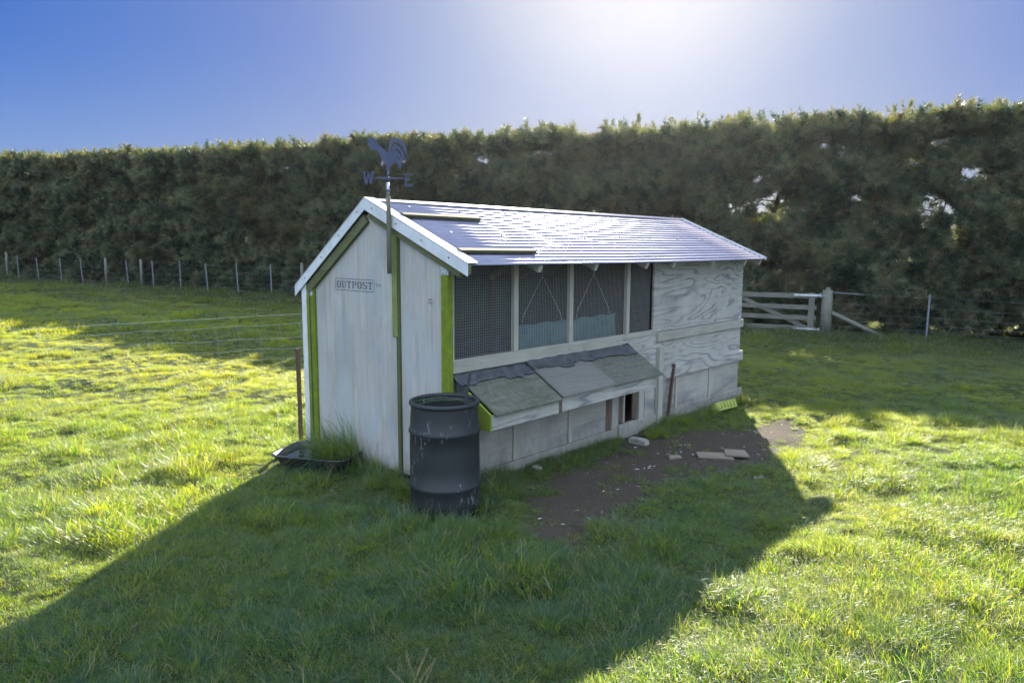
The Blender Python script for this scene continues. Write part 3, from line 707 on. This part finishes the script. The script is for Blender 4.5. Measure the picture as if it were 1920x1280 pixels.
# pop hole
B('hole_frame','brown_timber',(2.362,2.44,.0,.02,.117,.60),label='brown board left of the pop hole')
B('hole_frame','grey_timber_v',(2.45,2.57,-.02,.02,.117,.60))
B('hole_slat','brown_timber',(2.585,2.68,.012,.03,.15,.50))
B('hole_slat','grey_timber_v',(2.685,2.715,-.01,.02,.15,.56),label='pale slat dividing the pop hole')
B('hole_slat','brown_timber',(2.90,2.985,.01,.03,.15,.50))
B('hole_frame','grey_timber_v',(2.99,3.098,-.02,.02,.10,.60))
B('hole_header','ply_low',(2.45,3.15,-.004,.018,.502,.60)) if False else None
B('threshold','ply_low',(2.557,2.96,-.045,.0,-.02,.145))
# nest box
NY=-.42
def nz(y):return 1.0+(y/NY)*(-.25)
MB().prism([(0,.60),(NY,.60),(NY,nz(NY)-.012),(0,nz(0)-.012)],'X',.10,.118).build('nest_box_end',M['box_end'],coop,label='bright green near end of the nest box')
MB().prism([(0,.60),(NY,.60),(NY,nz(NY)-.012),(0,nz(0)-.012)],'X',2.66,2.678).build('nest_box_end',M['ply_low'],coop)
B('nest_box_front','ply_side',(.12,1.0,NY+.002,NY+.018,.605,.733))
B('nest_box_front','ply_side',(1.05,2.655,NY+.002,NY+.018,.61,.735))
B('nest_box_divider','brown_timber',(1.003,1.047,NY+.006,NY+.03,.60,.735))
B('nest_box_floor','inside',(.12,2.655,NY+.02,-.005,.605,.62))
def lid(x0,x1,lift,mat,lab):
    m=MB();t=.018;y0,y1=-.03,NY-.035
    m.prism([(y0,nz(y0)+lift),(y1,nz(y1)+lift),(y1,nz(y1)+lift-t),(y0,nz(y0)+lift-t)],'X',x0,x1)
    m.build('nest_box_lid',M[mat],coop,label=lab)
lid(.135,1.01,.012,'lid_moss','mossy green near lid of the nest box')
lid(1.02,1.86,.034,'lid','plain grey middle lid of the nest box')
lid(1.863,2.76,.022,'lid_speck','speckled far lid of the nest box')
def felt(x0,x1,lift,seed):
    r=random.Random(seed);n=34;m=bmesh.new();A=[];jag=0.
    for i in range(n+1):
        x=x0+(x1-x0)*i/n;jag=(jag if i%7 else r.uniform(-.012,.03)) if i else 0.;ye=-.125-jag-.01*math.sin(i*.2+seed)-r.uniform(0,.008)
        row=[]
        for k in range(6):
            y=-.008+(ye+.008)*k/5;zz=nz(y)+lift+.006+r.uniform(0,.006)+(.012*r.random() if k==5 else 0)+.004*math.sin(x*30+k)
            row.append(m.verts.new((x,y,zz+(.012 if k==0 else 0))))
        A.append(row)
    for i in range(n):
        for k in range(5):m.faces.new((A[i][k],A[i+1][k],A[i+1][k+1],A[i][k+1]))
    b=MB();b.bm.free();b.bm=m;o=b.build('felt_strip',M['felt'],coop,True);md=o.modifiers.new('t','SOLIDIFY');md.thickness=.004;md.offset=1
felt(.06,1.0,.014,1);felt(1.0,1.95,.036,4);felt(1.93,2.74,.026,9)
# felt tail hanging over the near end
m=MB();m.prism([(-.01,.99),(-.16,.93),(-.15,.86),(-.02,.90)],'X',.085,.094).build('felt_flap',M['felt'],coop)
# hook on the gable
m=MB();m.tube([(.01,.18,1.655),(-.02,.18,1.655),(-.03,.165,1.65),(-.03,.165,1.63),(-.02,.18,1.625),(.01,.18,1.625)],.003,6).build('door_hook',M['rust'],coop)
# stencilled sign on the wide panel
def glyphs():
    # every letter in a 1 x 1.45 cell, slab serif with stencil gaps; rectangles (x0,x1,y0,y1)
    O=[(.0,.30,.28,1.17),(.70,1.0,.28,1.17),(.12,.45,1.17,1.45),(.55,.88,1.17,1.45),(.12,.45,0,.28),(.55,.88,0,.28)]
    U=[(-.02,.42,1.3,1.45),(.08,.34,.28,1.3),(.62,1.02,1.3,1.45),(.74,.90,.28,1.3),(.16,.46,0,.28),(.54,.84,0,.22)]
    T=[(.0,.34,1.25,1.45),(0,.12,1.0,1.25),(.66,1.0,1.25,1.45),(.88,1.0,1.0,1.25),(.36,.64,.14,1.45),(.22,.78,0,.14)]
    Pp=[(.0,.44,1.3,1.45),(.1,.38,.14,1.3),(0,.5,0,.14),(.50,.84,1.27,1.45),(.70,1.0,.82,1.3),(.50,.84,.62,.8)]
    Sg=[(.1,.45,1.25,1.45),(.55,.85,1.25,1.45),(.86,.98,.98,1.4),(.0,.3,.85,1.3),(.12,.6,.68,.88),(.45,.88,.55,.75),(.7,1.0,.18,.6),(.12,.45,0,.2),(.55,.88,0,.2),(.0,.12,.05,.45)]
    return [O,U,T,Pp,O,Sg,T]
def sign():
    m=MB();yl,yr=1.565,.955;zc=1.735;h=.115   # y decreases to the right of the picture
    cell=(yl-yr-.04)/7
    x=.0105
    for i,gl in enumerate(glyphs()):
        for (a,b,c,d) in gl:
            ya=yl-.02-(i+.06+a*.84)*cell;yb=yl-.02-(i+.06+b*.84)*cell;za=zc-h/2+.024+c*(h-.048)/1.45;zb_=zc-h/2+.024+d*(h-.048)/1.45
            m.face([(x,ya,za),(x,yb,za),(x,yb,zb_),(x,ya,zb_)])
    # frame with clipped corners
    w=.006;q=.012;a,b,c,d=yr,yl,zc-h/2,zc+h/2
    out=[(a+q,c),(b-q,c),(b,c+q),(b,d-q),(b-q,d),(a+q,d),(a,d-q),(a,c+q)];inn=[(min(max(y,a+w),b-w),min(max(z,c+w),d-w)) for y,z in out]
    for i in range(8):
        j=(i+1)%8;m.face([(x,*out[i]),(x,*out[j]),(x,*inn[j]),(x,*inn[i])])
    # small TM
    for (ya,yb,za,zb_) in ((.935,.905,1.752,1.757),(.923,.917,1.728,1.752),(.897,.892,1.728,1.757),(.873,.868,1.728,1.757),(.892,.873,1.745,1.752)):
        m.face([(x,ya,za),(x,yb,za),(x,yb,zb_),(x,ya,zb_)])
    m.build('stencil_sign',M['stencil'],coop,label='stencilled word OUTPOST in a rectangular frame',recalc=False)
sign()
# nail heads
r=random.Random(3)
def nail(x,z,y):MB().tube([(x,0,z),(x,y,z)],.004,6).build('nail',M['rust'],coop)
for x in (3.7,4.4,5.1,5.5):
    for z in (.57,.63,1.03,1.08):nail(x,z,-.0405 if z<.8 else -.0325)
for x in (.4,1.1,1.9,2.5):nail(x,1.09,-.0245)
def cl(x,y,z):  # coop local to world
    a,b=L2W(x,y);return (a,b,z)

# ---------------------------------------------------------------- things in and around the coop
t=empty('hanging_cloth',cl(2.24,.42,1.1),TH,'teal green cloth hung on string loops behind the wire mesh','cloth')
m=bmesh.new();rows=[];n=36
for i in range(n+1):
    x=-.86+1.74*i/n;zt=.205+.008*math.sin(i*.9)+.02*(i/n)-(.02 if abs(i-18)<2 else 0)
    rows.append([m.verts.new((x,.015*math.sin(x*9+k)*k/4,zt-(zt+.20)*k/5)) for k in range(6)])
for i in range(n):
    for k in range(5):m.faces.new((rows[i][k],rows[i+1][k],rows[i+1][k+1],rows[i][k+1]))
b=MB();b.bm.free();b.bm=m;o=b.build('sheet',M['teal'],t,True);o.modifiers.new('t','SOLIDIFY').thickness=.003
for cx in (-.49,.42):
    m=MB();m.tube([(cx-.32,-.01,.22),(cx-.30,-.01,.30),(cx,-.01,.70),(cx+.30,-.01,.30),(cx+.33,-.01,.22)],.003,5);m.tube([(cx,-.01,.70),(cx,-.01,.99)],.0035,5);m.build('cord',M['cord'],t)

# weathervane
vx,vy=L2W(-.085,.615);VA=math.atan2(vx,vy)  # plate faces the camera
vane=empty('weathervane',(vx,vy,1.86),TH,'dark metal rooster weathervane on a weathered pole at the gable','weathervane')
MB().tube([(0,0,0),(0,0,.3),(.004,.0,.5),(0,0,.66)],[.020,.021,.021,.019],10).build('pole',M['pole'],vane,True)
rot=Matrix.Rotation(-TH-VA,4,'Z')
k=.00514*6.42/6.42
PX=6.42/1363*1.0
def vp(zx,zy):   # zoomed-outline units -> metres in the plate's plane
    return ((zx-336)*.2032*PX*.93,(475-zy)*.2032*PX*.93+.80)
def plate(m,poly,th=.003):
    pts=[vp(*p) for p in poly];t=bmesh.new();lo=[t.verts.new((u,-th,v)) for u,v in pts];hi=[t.verts.new((u,th,v)) for u,v in pts];n=len(pts)
    t.faces.new(lo);t.faces.new(hi[::-1])
    for i in range(n):t.faces.new((lo[i],hi[i],hi[(i+1)%n],lo[(i+1)%n]))
    bmesh.ops.recalc_face_normals(t,faces=t.faces[:]);t.transform(rot);m._add(t)
m=MB()
plate(m,[(318,405),(322,330),(305,318),(285,290),(268,262),(250,222),(228,200),(205,212),(196,190),(180,188),(168,172),(148,152),(136,134),(160,143),(160,126),(150,100),(166,118),(160,84),(176,108),(176,68),(186,104),(198,66),(200,104),(224,78),(214,108),(246,92),(226,118),(250,122),(236,132),(262,158),(285,180),(315,208),(345,228),(368,222),(392,214),(414,232),(420,262),(408,300),(385,335),(365,348),(352,372),(350,405)],.003)
plate(m,[(350,226),(348,180),(354,138),(366,108),(388,92),(414,87),(446,93),(480,116),(504,150),(518,190),(522,230),(512,272),(502,226),(484,182),(456,140),(424,120),(398,122),(380,142),(372,180),(374,224)],.0034)
plate(m,[(378,222),(384,176),(398,148),(424,144),(448,162),(474,196),(492,236),(500,280),(490,310),(476,262),(452,214),(428,188),(410,190),(398,206),(394,232)],.0038)
plate(m,[(396,236),(408,206),(430,206),(450,228),(470,266),(480,308),(474,336),(458,292),(438,258),(420,250),(410,262)],.0034)
plate(m,[(402,262),(420,258),(440,274),(458,306),(466,344),(452,382),(438,368),(432,330),(416,304),(398,300)],.0038)
m.build('rooster',M['dark_metal'],vane)
m=MB()
for z0,z1 in (((458,108)),):pass
plate(m,[(214,455),(214,468),(322,472),(322,452)]);plate(m,[(352,455),(352,472),(490,470),(490,456)])
ms=MB()
for p,q in (((0,-.055,.80),(0,-.18,.80)),((0,.055,.80),(0,.18,.80))):
    a=rot@Vector(p);b=rot@Vector(q);m.tube([a,b],.004,6)
m.build('compass_arm',M['dark_metal'],vane)
def letter(name,polys,r2=None):
    m=MB()
    for p in polys:plate(m,p)
    m.build(name,M['dark_metal'],vane)
letter('letter_w',[[(90,402),(130,402),(130,412),(122,414),(132,480),(148,418),(160,418),(172,480),(184,414),(176,410),(176,402),(216,402),(216,412),(206,414),(184,522),(166,522),(153,460),(140,522),(122,522),(104,414),(90,412)]])
letter('letter_e',[[(488,418),(570,418),(570,442),(560,432),(514,432),(514,464),(548,464),(548,480),(514,480),(514,516),(560,516),(574,502),(572,536),(488,536),(488,526),(498,522),(498,432),(488,430)]])
def cyl(name,z0,z1,r,mat):MB().tube([(0,0,z0),(0,0,z1)],r,10).build(name,mat,vane,True)
cyl('socket',.66,.775,.013,M['galv']);cyl('socket_collar',.70,.715,.019,M['dark_metal']);cyl('spindle',.775,.88,.007,M['dark_metal'])
MB().lathe([(0,.825),(.016,.816),(.02,.80),(.016,.784),(0,.778)],12).build('hub',M['dark_metal'],vane,True)

# drum
bx,by=-.53,5.62
drum=empty('drum',(bx,by,0.025),.3,'black scuffed plastic drum standing at the corner of the coop','drum')
pr=[(.262,.0),(.272,.02),(.276,.10),(.278,.19),(.288,.202),(.288,.222),(.277,.235),(.277,.36),(.276,.5),(.274,.62),(.284,.632),(.284,.650),(.273,.665),(.268,.76),(.262,.84),(.262,.853)]
o=MB().lathe(pr+[(.25,.853),(.250,.80),(.256,.6),(.262,.3),(.262,.05),(0,.05)],64).build('body',M['drum'],drum,True)
MB().lathe([(.262,.84),(.276,.845),(.280,.858),(.276,.873),(.262,.878),(.247,.873),(.244,.858),(.25,.845)],64).build('rim',M['drum'],drum,True)
MB().lathe([(0,.70),(.258,.70)],40).build('water',M['water'],drum,True)
m=MB();r=random.Random(8)
for _ in range(7):
    z=r.uniform(.845,.875);a=r.uniform(0,6);m.tube([(.25*math.cos(a+i*.35)*(.96-.03*math.sin(i)),.25*math.sin(a+i*.35)*(.96-.03*math.sin(i)),z-.03+.006*math.sin(i*2.1)) for i in range(7)],.004,5)
m.build('green_cord',metal_mat('green cord',(.05,.12,.03),.7,0,.1),drum,True)
for p in []:pass
rod=MB();rx,ry=L2W(.02,-.25)
a=Vector((bx+.12,by+.0,.60));b=Vector((bx+.205,by-.02,1.12))
rod.beam((0,0,0),b-a,.022,.010,up=(0,1,0)).build('black_bar',M['blackrod'],None,loc=a)
o=bpy.data.objects['black_bar'];tag(o,'black flat bar sticking up out of the drum','bar')

# water tray with grass over it
tx,ty=TRAYC
tray=empty('water_tray',(tx,ty,gz1(tx,ty)-.005),R(-16),'shallow black plastic tray of murky water in the grass at the gable','water tray')
def rr(a,b,r,z,n=7):
    out=[]
    for cx,cy,s in ((a-r,b-r,0),(-(a-r),b-r,1),(-(a-r),-(b-r),2),(a-r,-(b-r),3)):
        for i in range(n):
            t=math.pi/2*(s+i/(n-1));out.append((cx+r*math.cos(t),cy+r*math.sin(t),z))
    return out
def loft(m,loops,cap=True):
    L=[[m.bm.verts.new(p) for p in l] for l in loops];n=len(L[0])
    for i in range(len(L)-1):
        for k in range(n):m.bm.faces.new((L[i][k],L[i][(k+1)%n],L[i+1][(k+1)%n],L[i+1][k]))
    if cap:m.bm.faces.new(L[-1])
m=MB();loft(m,[rr(.30,.18,.05,.0),rr(.385,.265,.09,.125),rr(.40,.28,.10,.13),rr(.40,.28,.10,.142),rr(.378,.258,.085,.142),rr(.30,.18,.05,.02)]);m.build('basin',M['blackplastic'],tray,True)
m=MB();m.bm.faces.new([m.bm.verts.new(p) for p in rr(.355,.235,.07,.10)]);m.build('water',M['water'],tray)
# grass tussock leaning over the tray
def tussock(name,loc,n,rad,l0,l1,w,lean,seed,label,swirl=None,straw=False,droop=1.6):
    v,f,t=blades(n,rad,l0,l1,w,lean,seed,droop=droop,swirl=swirl)
    me=rawmesh(name,v,f,4,M['grass'],{'tint':(t if not straw else np.full(len(t),.99),'POINT')})
    o=bpy.data.objects.new(name,me);S.collection.objects.link(o);o.location=loc;return tag(o,label,'grass tussock')
gx_,gy_=L2W(-.16,1.30)
tussock('grass_tussock',(gx_,gy_,gz1(gx_,gy_)),800,.21,.36,.66,.0060,.62,31,'long drooping grass tussock hanging over the tray of water',swirl=R(205),droop=2.0)
gx_,gy_=-1.25,3.05
# rusty posts
def ypost(name,a,b,mat,label,cat='post',parent=None,group=None):
    a=Vector(a);b=Vector(b);L=(b-a).length;m=MB()
    for k in range(3):
        t=2*math.pi*k/3;m.box(0,.026,-.0025,.0025,0,L,0,Matrix.Rotation(t,4,'Z'))
    for i in range(int(L/.1)):m.box(.02,.031,-.004,.004,.06+i*.1,.075+i*.1,0)
    o=m.build(name,M[mat],parent);o.location=a;o.rotation_euler=(b-a).to_track_quat('Z','Y').to_euler()
    if label:tag(o,label,cat,group)
    return o
a=L2W(-.03,2.175);ypost('steel_stake',(a[0]-.015,a[1],-.05),(a[0]-.02,a[1],1.05),'rust','rusty brown steel stake upright at the rear corner of the gable','stake')
a=L2W(3.50,-.10);b=L2W(3.72,-.045)
o=ypost('steel_stake',(a[0],a[1],-.02),(b[0],b[1],.70),'rust','rusty steel stake leaning on the long side below the rail','stake')
# boards, stone, yellow tub
def board(lx,ly,a,w,l,rz,tilt,label,z=.02):
    wx,wy=L2W(lx,ly);m=MB();m.prism([(-l/2,-w/2),(l/2,-w/2-.01),(l/2-.02,w/2),(-l/2+.01,w/2-.01)],'Z',-.008,.008)
    o=m.build('board',M['board'],None,loc=(wx,wy,gz1(wx,wy)+z));o.rotation_euler=(tilt,R(2),rz);return tag(o,label,'board')
board(2.68,-1.12,0,.16,.36,R(0),R(5),'longer flat brown board lying on the bare soil',.02)
board(2.86,-1.27,0,.17,.24,R(-6),R(6),'short brown board overlapping the end of the longer board',.04)
def rock(name,wx,wy,sx,sy,sz,seed,label,cat='stone',mat='stone'):
    r=random.Random(seed);bm=bmesh.new();bmesh.ops.create_icosphere(bm,subdivisions=3,radius=1)
    from mathutils import noise
    for v in bm.verts:
        k=1+.25*noise.noise(v.co*1.3+Vector((seed,0,0)))+.08*noise.noise(v.co*4)
        k=1+(k-1)*(.35 if name=='concrete_block' else 1);lim=.62 if name=='concrete_block' else .8
        v.co=Vector((max(-lim,min(lim,v.co.x))*sx*k/lim*.8,max(-lim,min(lim,v.co.y))*sy*k/lim*.8,max(-.7,min(.7,v.co.z))*sz*k))
    b=MB();b.bm.free();b.bm=bm;o=b.build(name,M[mat],None,False,loc=(wx,wy,gz1(wx,wy)+sz*.35));o.rotation_euler=(0,0,R(25)+seed);return tag(o,label,cat)
wx,wy=L2W(2.62,-.26);rock('concrete_block',wx,wy,.13,.06,.055,2,'pale rough block on the soil below the pop hole','block')
wx,wy=L2W(1.0,-.16);rock('stone',wx,wy,.055,.05,.06,5,'small pale stone against the base board')
wx,wy=L2W(2.35,-.86);rock('clod',wx,wy,.08,.05,.03,9,'small dark clod on the bare soil near the boards','clod','board')
wx,wy=L2W(4.52,-.36)
tub=empty('plastic_tub',(wx,wy,gz1(wx,wy)+.05),TH-R(6),'small yellow green plastic tub lying in the grass by the coop','tub')
m=MB();loft(m,[rr(.22,.05,.03,.0,4),rr(.24,.07,.03,.10,4),rr(.245,.075,.03,.105,4),rr(.23,.06,.03,.10,4),rr(.21,.045,.025,.01,4)]);m.build('tub_body',M['yellow'],tub,True)
m=MB()
for x in (-.14,-.07,0,.07,.14):m.box(x-.006,x+.006,-.076,-.062,.02,.095,0)
m.build('rib',M['yellow'],tub);tub.rotation_euler=(R(-35),0,TH-R(6))
# dry seed stalks in the foreground
def stalks():
    x0,y0=-.42,2.95;v=[];m=MB();r=random.Random(12)
    for i in range(7):
        a=r.uniform(0,6.28);bx_=r.uniform(-.05,.05);L=r.uniform(.22,.38);c=r.uniform(.1,.55)
        pts=[Vector((bx_+math.cos(a)*c*L*t*t,math.sin(a)*c*L*t*t,L*t*(1-.25*c*t))) for t in (0,.25,.5,.75,1)]
        m.tube(pts,[.0016,.0014,.0012,.001,.0006],4)
        for k in range(14):
            t=.62+.38*k/14;p=pts[2].lerp(pts[4],(t-.5)/.5);q=r.uniform(0,6.28);m.tube([p,p+Vector((math.cos(q)*.008,math.sin(q)*.008,.012))],[.0022,.0006],3)
    o=m.build('dry_seed_stalks',newmat('straw',(.20,.15,.07),.8),None,loc=(x0,y0,gz1(x0,y0)+.02));tag(o,'dry straw coloured grass seed stalks at the bottom edge of the field','seed stalks')
stalks()
# feathers and straw on the soil
def litter():
    V=[];F=[];r=np.random.default_rng(77);c=0
    while c<130:
        lx=r.uniform(-.3,6.2);ly=r.uniform(-2.0,-.15)
        wx,wy=L2W(lx,ly)
        if dirtmask(np.array([wx]),np.array([wy]))[0]<.35 and r.uniform()>.07:continue
        g0=r.uniform()<.12
        for q in range(7 if g0 else 1):
            x=wx+r.normal(0,.04)*(q>0);y=wy+r.normal(0,.03)*(q>0);z=gz1(x,y)+.006;a=r.uniform(0,6.28);l=r.uniform(.008,.03);w=r.uniform(.0015,.006)
            if r.uniform()<.12:l*=2.2;w=.0015
            dx,dy=math.cos(a),math.sin(a);b=len(V)
            V+=[(x-dx*l,y-dy*l,z),(x-dy*w,y+dx*w,z+r.uniform(.001,.008)),(x+dx*l,y+dy*l,z+r.uniform(0,.01)),(x+dy*w,y-dx*w,z+.001)];F+=[b,b+1,b+2,b+3]
        c+=1
    me=rawmesh('feather_litter',np.array(V),np.array(F),4,newmat('feather',(.42,.41,.39),.9));o=bpy.data.objects.new('feather_litter',me);S.collection.objects.link(o)
    tag(o,'pale feathers and straw scattered over the bare soil','litter',kind='stuff')
litter()

# ---------------------------------------------------------------- back fence and gate
def fp(px):
    t=(px-960)/1363.;y=LC/(1+FS*t);return y*t,y
def fz(x,y):return gz1(x,y)
WH=(1.09,.83,.60,.40,.25,.10)
def backfence(name,cols,x_ends,label):
    x,y=fp(cols[len(cols)//2][0]);root=empty(name,(x,y,fz(x,y)),0,label,'wire fence')
    o0=Vector(root.location)
    pos=[]
    for px,kind in cols:
        a,b=fp(px);z=fz(a,b);pos.append((a,b,z))
        if kind=='w':
            m=MB();h=1.22+.06*random.random();m.tube([Vector((a,b,z-.1))-o0,Vector((a,b,z+h*.5))-o0,Vector((a+.01,b,z+h))-o0],[.062,.06,.057],10);m.build('wooden_post',M['fence_wood'],root,True)
        else:
            lx_=random.uniform(-.07,.03);m=MB();p=Vector((a,b,z-.05))-o0;q=Vector((a+lx_,b,z+1.17))-o0
            m.beam(p,q,.04,.012,up=(0,1,0),bev=0);m.beam(p+Vector((0,-.012,0)),q+Vector((0,-.012,0)),.008,.024,up=(0,1,0),bev=0);m.build('steel_post',M['steelpost'],root)
    for h in WH:
        m=MB();pts=[]
        for i in range(len(pos)):
            pts.append(Vector(pos[i])+Vector((0,-.07,h))-o0)
            if i+1<len(pos):
                a,b=Vector(pos[i]),Vector(pos[i+1]);pts.append((a+b)/2+Vector((0,-.07,h-.012))-o0)
        m.tube(pts,.0024,4);m.build('wire',M['fwire'],root)
    return root
backfence('wire_fence',[(-330,'w'),(-200,'s'),(-90,'s'),(1,'s'),(17,'w'),(38,'s'),(75,'s'),(117,'s'),(157,'s'),(201,'w'),(242,'s'),(267,'w'),(289,'s'),(339,'s'),(390,'s'),(447,'s'),(509,'s'),(567,'w'),(640,'s'),(720,'s'),(800,'w'),(900,'s'),(1000,'s'),(1090,'w'),(1140,'s'),(1195,'w')],None,'long wire fence on the left in front of the hedge with steel and wooden posts')
rf=backfence('wire_fence',[(1551,'w'),(1742,'s'),(1990,'s'),(2250,'w')],None,'short wire fence right of the gate in front of the hedge')
# strainer: thicker gate post, strut and strainer bar belong to the right fence
for c in list(rf.children):
    if c.name.startswith('wooden_post'):c.scale=(1,1,1)
o0=Vector(rf.location);gx0,gy0=fp(1551);zz=fz(gx0,gy0)
MB().tube([Vector((gx0,gy0+.0,zz-.1))-o0,Vector((gx0,gy0,zz+1.17))-o0],[.15,.13],14).build('strainer_post',M['fence_wood'],rf,True)
sx,sy=fp(1660);MB().tube([Vector((gx0+.1,gy0-.08,zz+.58))-o0,Vector((sx,sy-.1,fz(sx,sy)+.03))-o0],[.06,.06],8).build('strut',M['fence_wood'],rf,True)
sx,sy=fp(1616);MB().tube([Vector((gx0+.1,gy0-.1,zz+1.12))-o0,Vector((sx,sy-.08,fz(sx,sy)+1.10))-o0],.008,6).build('strainer_bar',M['steelpost'],rf)
# gate, along the fence line (local X from the strainer post back to the left)
ga=math.atan2(FS,-1)+0
gate=empty('farm_gate',(gx0-.2*.894,gy0+.2*.447,zz),math.atan2(.447,-.894),'grey wooden farm gate with diagonal braces behind the far end of the coop','gate')
GL=4.2
for z in (.07,.35,.63,.93):
    MB().box(.05,GL,-.012+.0,.012,z,z+.125 if z<.9 else z+.13).build('rail',M['gate_wood'],gate)
for x in (.10,2.2,GL-.12):
    MB().box(x,x+.15,.0125,.035,.03,1.09).build('upright',M['gate_wood'],gate)
MB().beam((.25,-.026,.13),(2.2,-.026,1.0),.024,.11).build('brace',M['gate_wood'],gate);MB().beam((4.1,-.026,.13),(2.42,-.026,1.0),.024,.11).build('brace',M['gate_wood'],gate)
for z in (.09,.99):
    MB().box(-.02,.62,.036,.045,z,z+.055,.002).box(-.055,-.02,.03,.05,z-.03,z+.08,.002).build('hinge_strap',M['galv'],gate)
MB().tube([(-.16,.2,1.01),(.0,.06,1.01)],.014,6).build('hinge_pin',M['galv'],gate)
lx_,ly_=gx0-4.6*.894,gy0+4.6*.447
o=MB().tube([(0,0,-.1),(0,0,1.2)],[.13,.12],12).build('gate_post',M['fence_wood'],None,True,loc=(lx_,ly_,fz(lx_,ly_)));tag(o,'round wooden gate post at the latch end of the farm gate','post')

# ---------------------------------------------------------------- netting fence in the left meadow
nf=empty('netting_fence',(-6.2,8.8,0),0,'thin wire netting fence crossing the left of the meadow to the coop','netting fence')
def npt(t):   # t counts the stay wires, 0.28 m apart
    return (-6.02+.252*t,8.8+.127*t)
o0=Vector((-6.2,8.8,0))
ts=list(range(-5,19))
def nz_(t,h):
    x,y=npt(t);return Vector((x,y,.09+h))-o0
for i,h in enumerate((0.01,.14,.28,.42,.57,.72,.87)):
    mm=MB();mm.tube([nz_(t,h+.010*math.sin(t*1.7+i)+.004*t*(h>.8)) for t in ts],.0014,4).build('wire',M['wire'],nf)
mm=MB();mm.tube([nz_(t,.98+.006*t) for t in ts],.0019,4).build('wire',M['wire'],nf)
for t in ts:
    mm=MB();a=nz_(t,.01);b=nz_(t,.72);c=nz_(t,.87+.004*t);c=c+Vector((-.05,0,0)) if t>5 else c
    mm.tube([a,nz_(t,.3)+Vector((random.uniform(-.015,.015),0,0)),b,c],.0013,4).build('stay_wire',M['wire'],nf)
for t in (-5,18):
    x,y=npt(t);MB().tube([(x-o0.x,y-o0.y,gz1(x,y)-.1),(x-o0.x,y-o0.y,gz1(x,y)+1.25)],.04,8).build('wooden_post',M['fence_wood'],nf,True)
print('objects',len(bpy.data.objects))

# ---------------------------------------------------------------- thin air volume added to stand in for sun glare in the lens
hz=MB();hz.box(-250,250,-130,310,-8,9,0);hzm=bpy.data.materials.new('glare_haze');hzm.use_nodes=True;hn=hzm.node_tree;hn.nodes.clear()
ho=hn.nodes.new('ShaderNodeOutputMaterial');hv=hn.nodes.new('ShaderNodeVolumePrincipled');hv.inputs['Color'].default_value=(.9,.93,1,1);hv.inputs['Density'].default_value=.00018;hv.inputs['Anisotropy'].default_value=.8
hn.links.new(hv.outputs[0],ho.inputs['Volume']);o=hz.build('glare_haze',hzm);o['kind']='stuff'
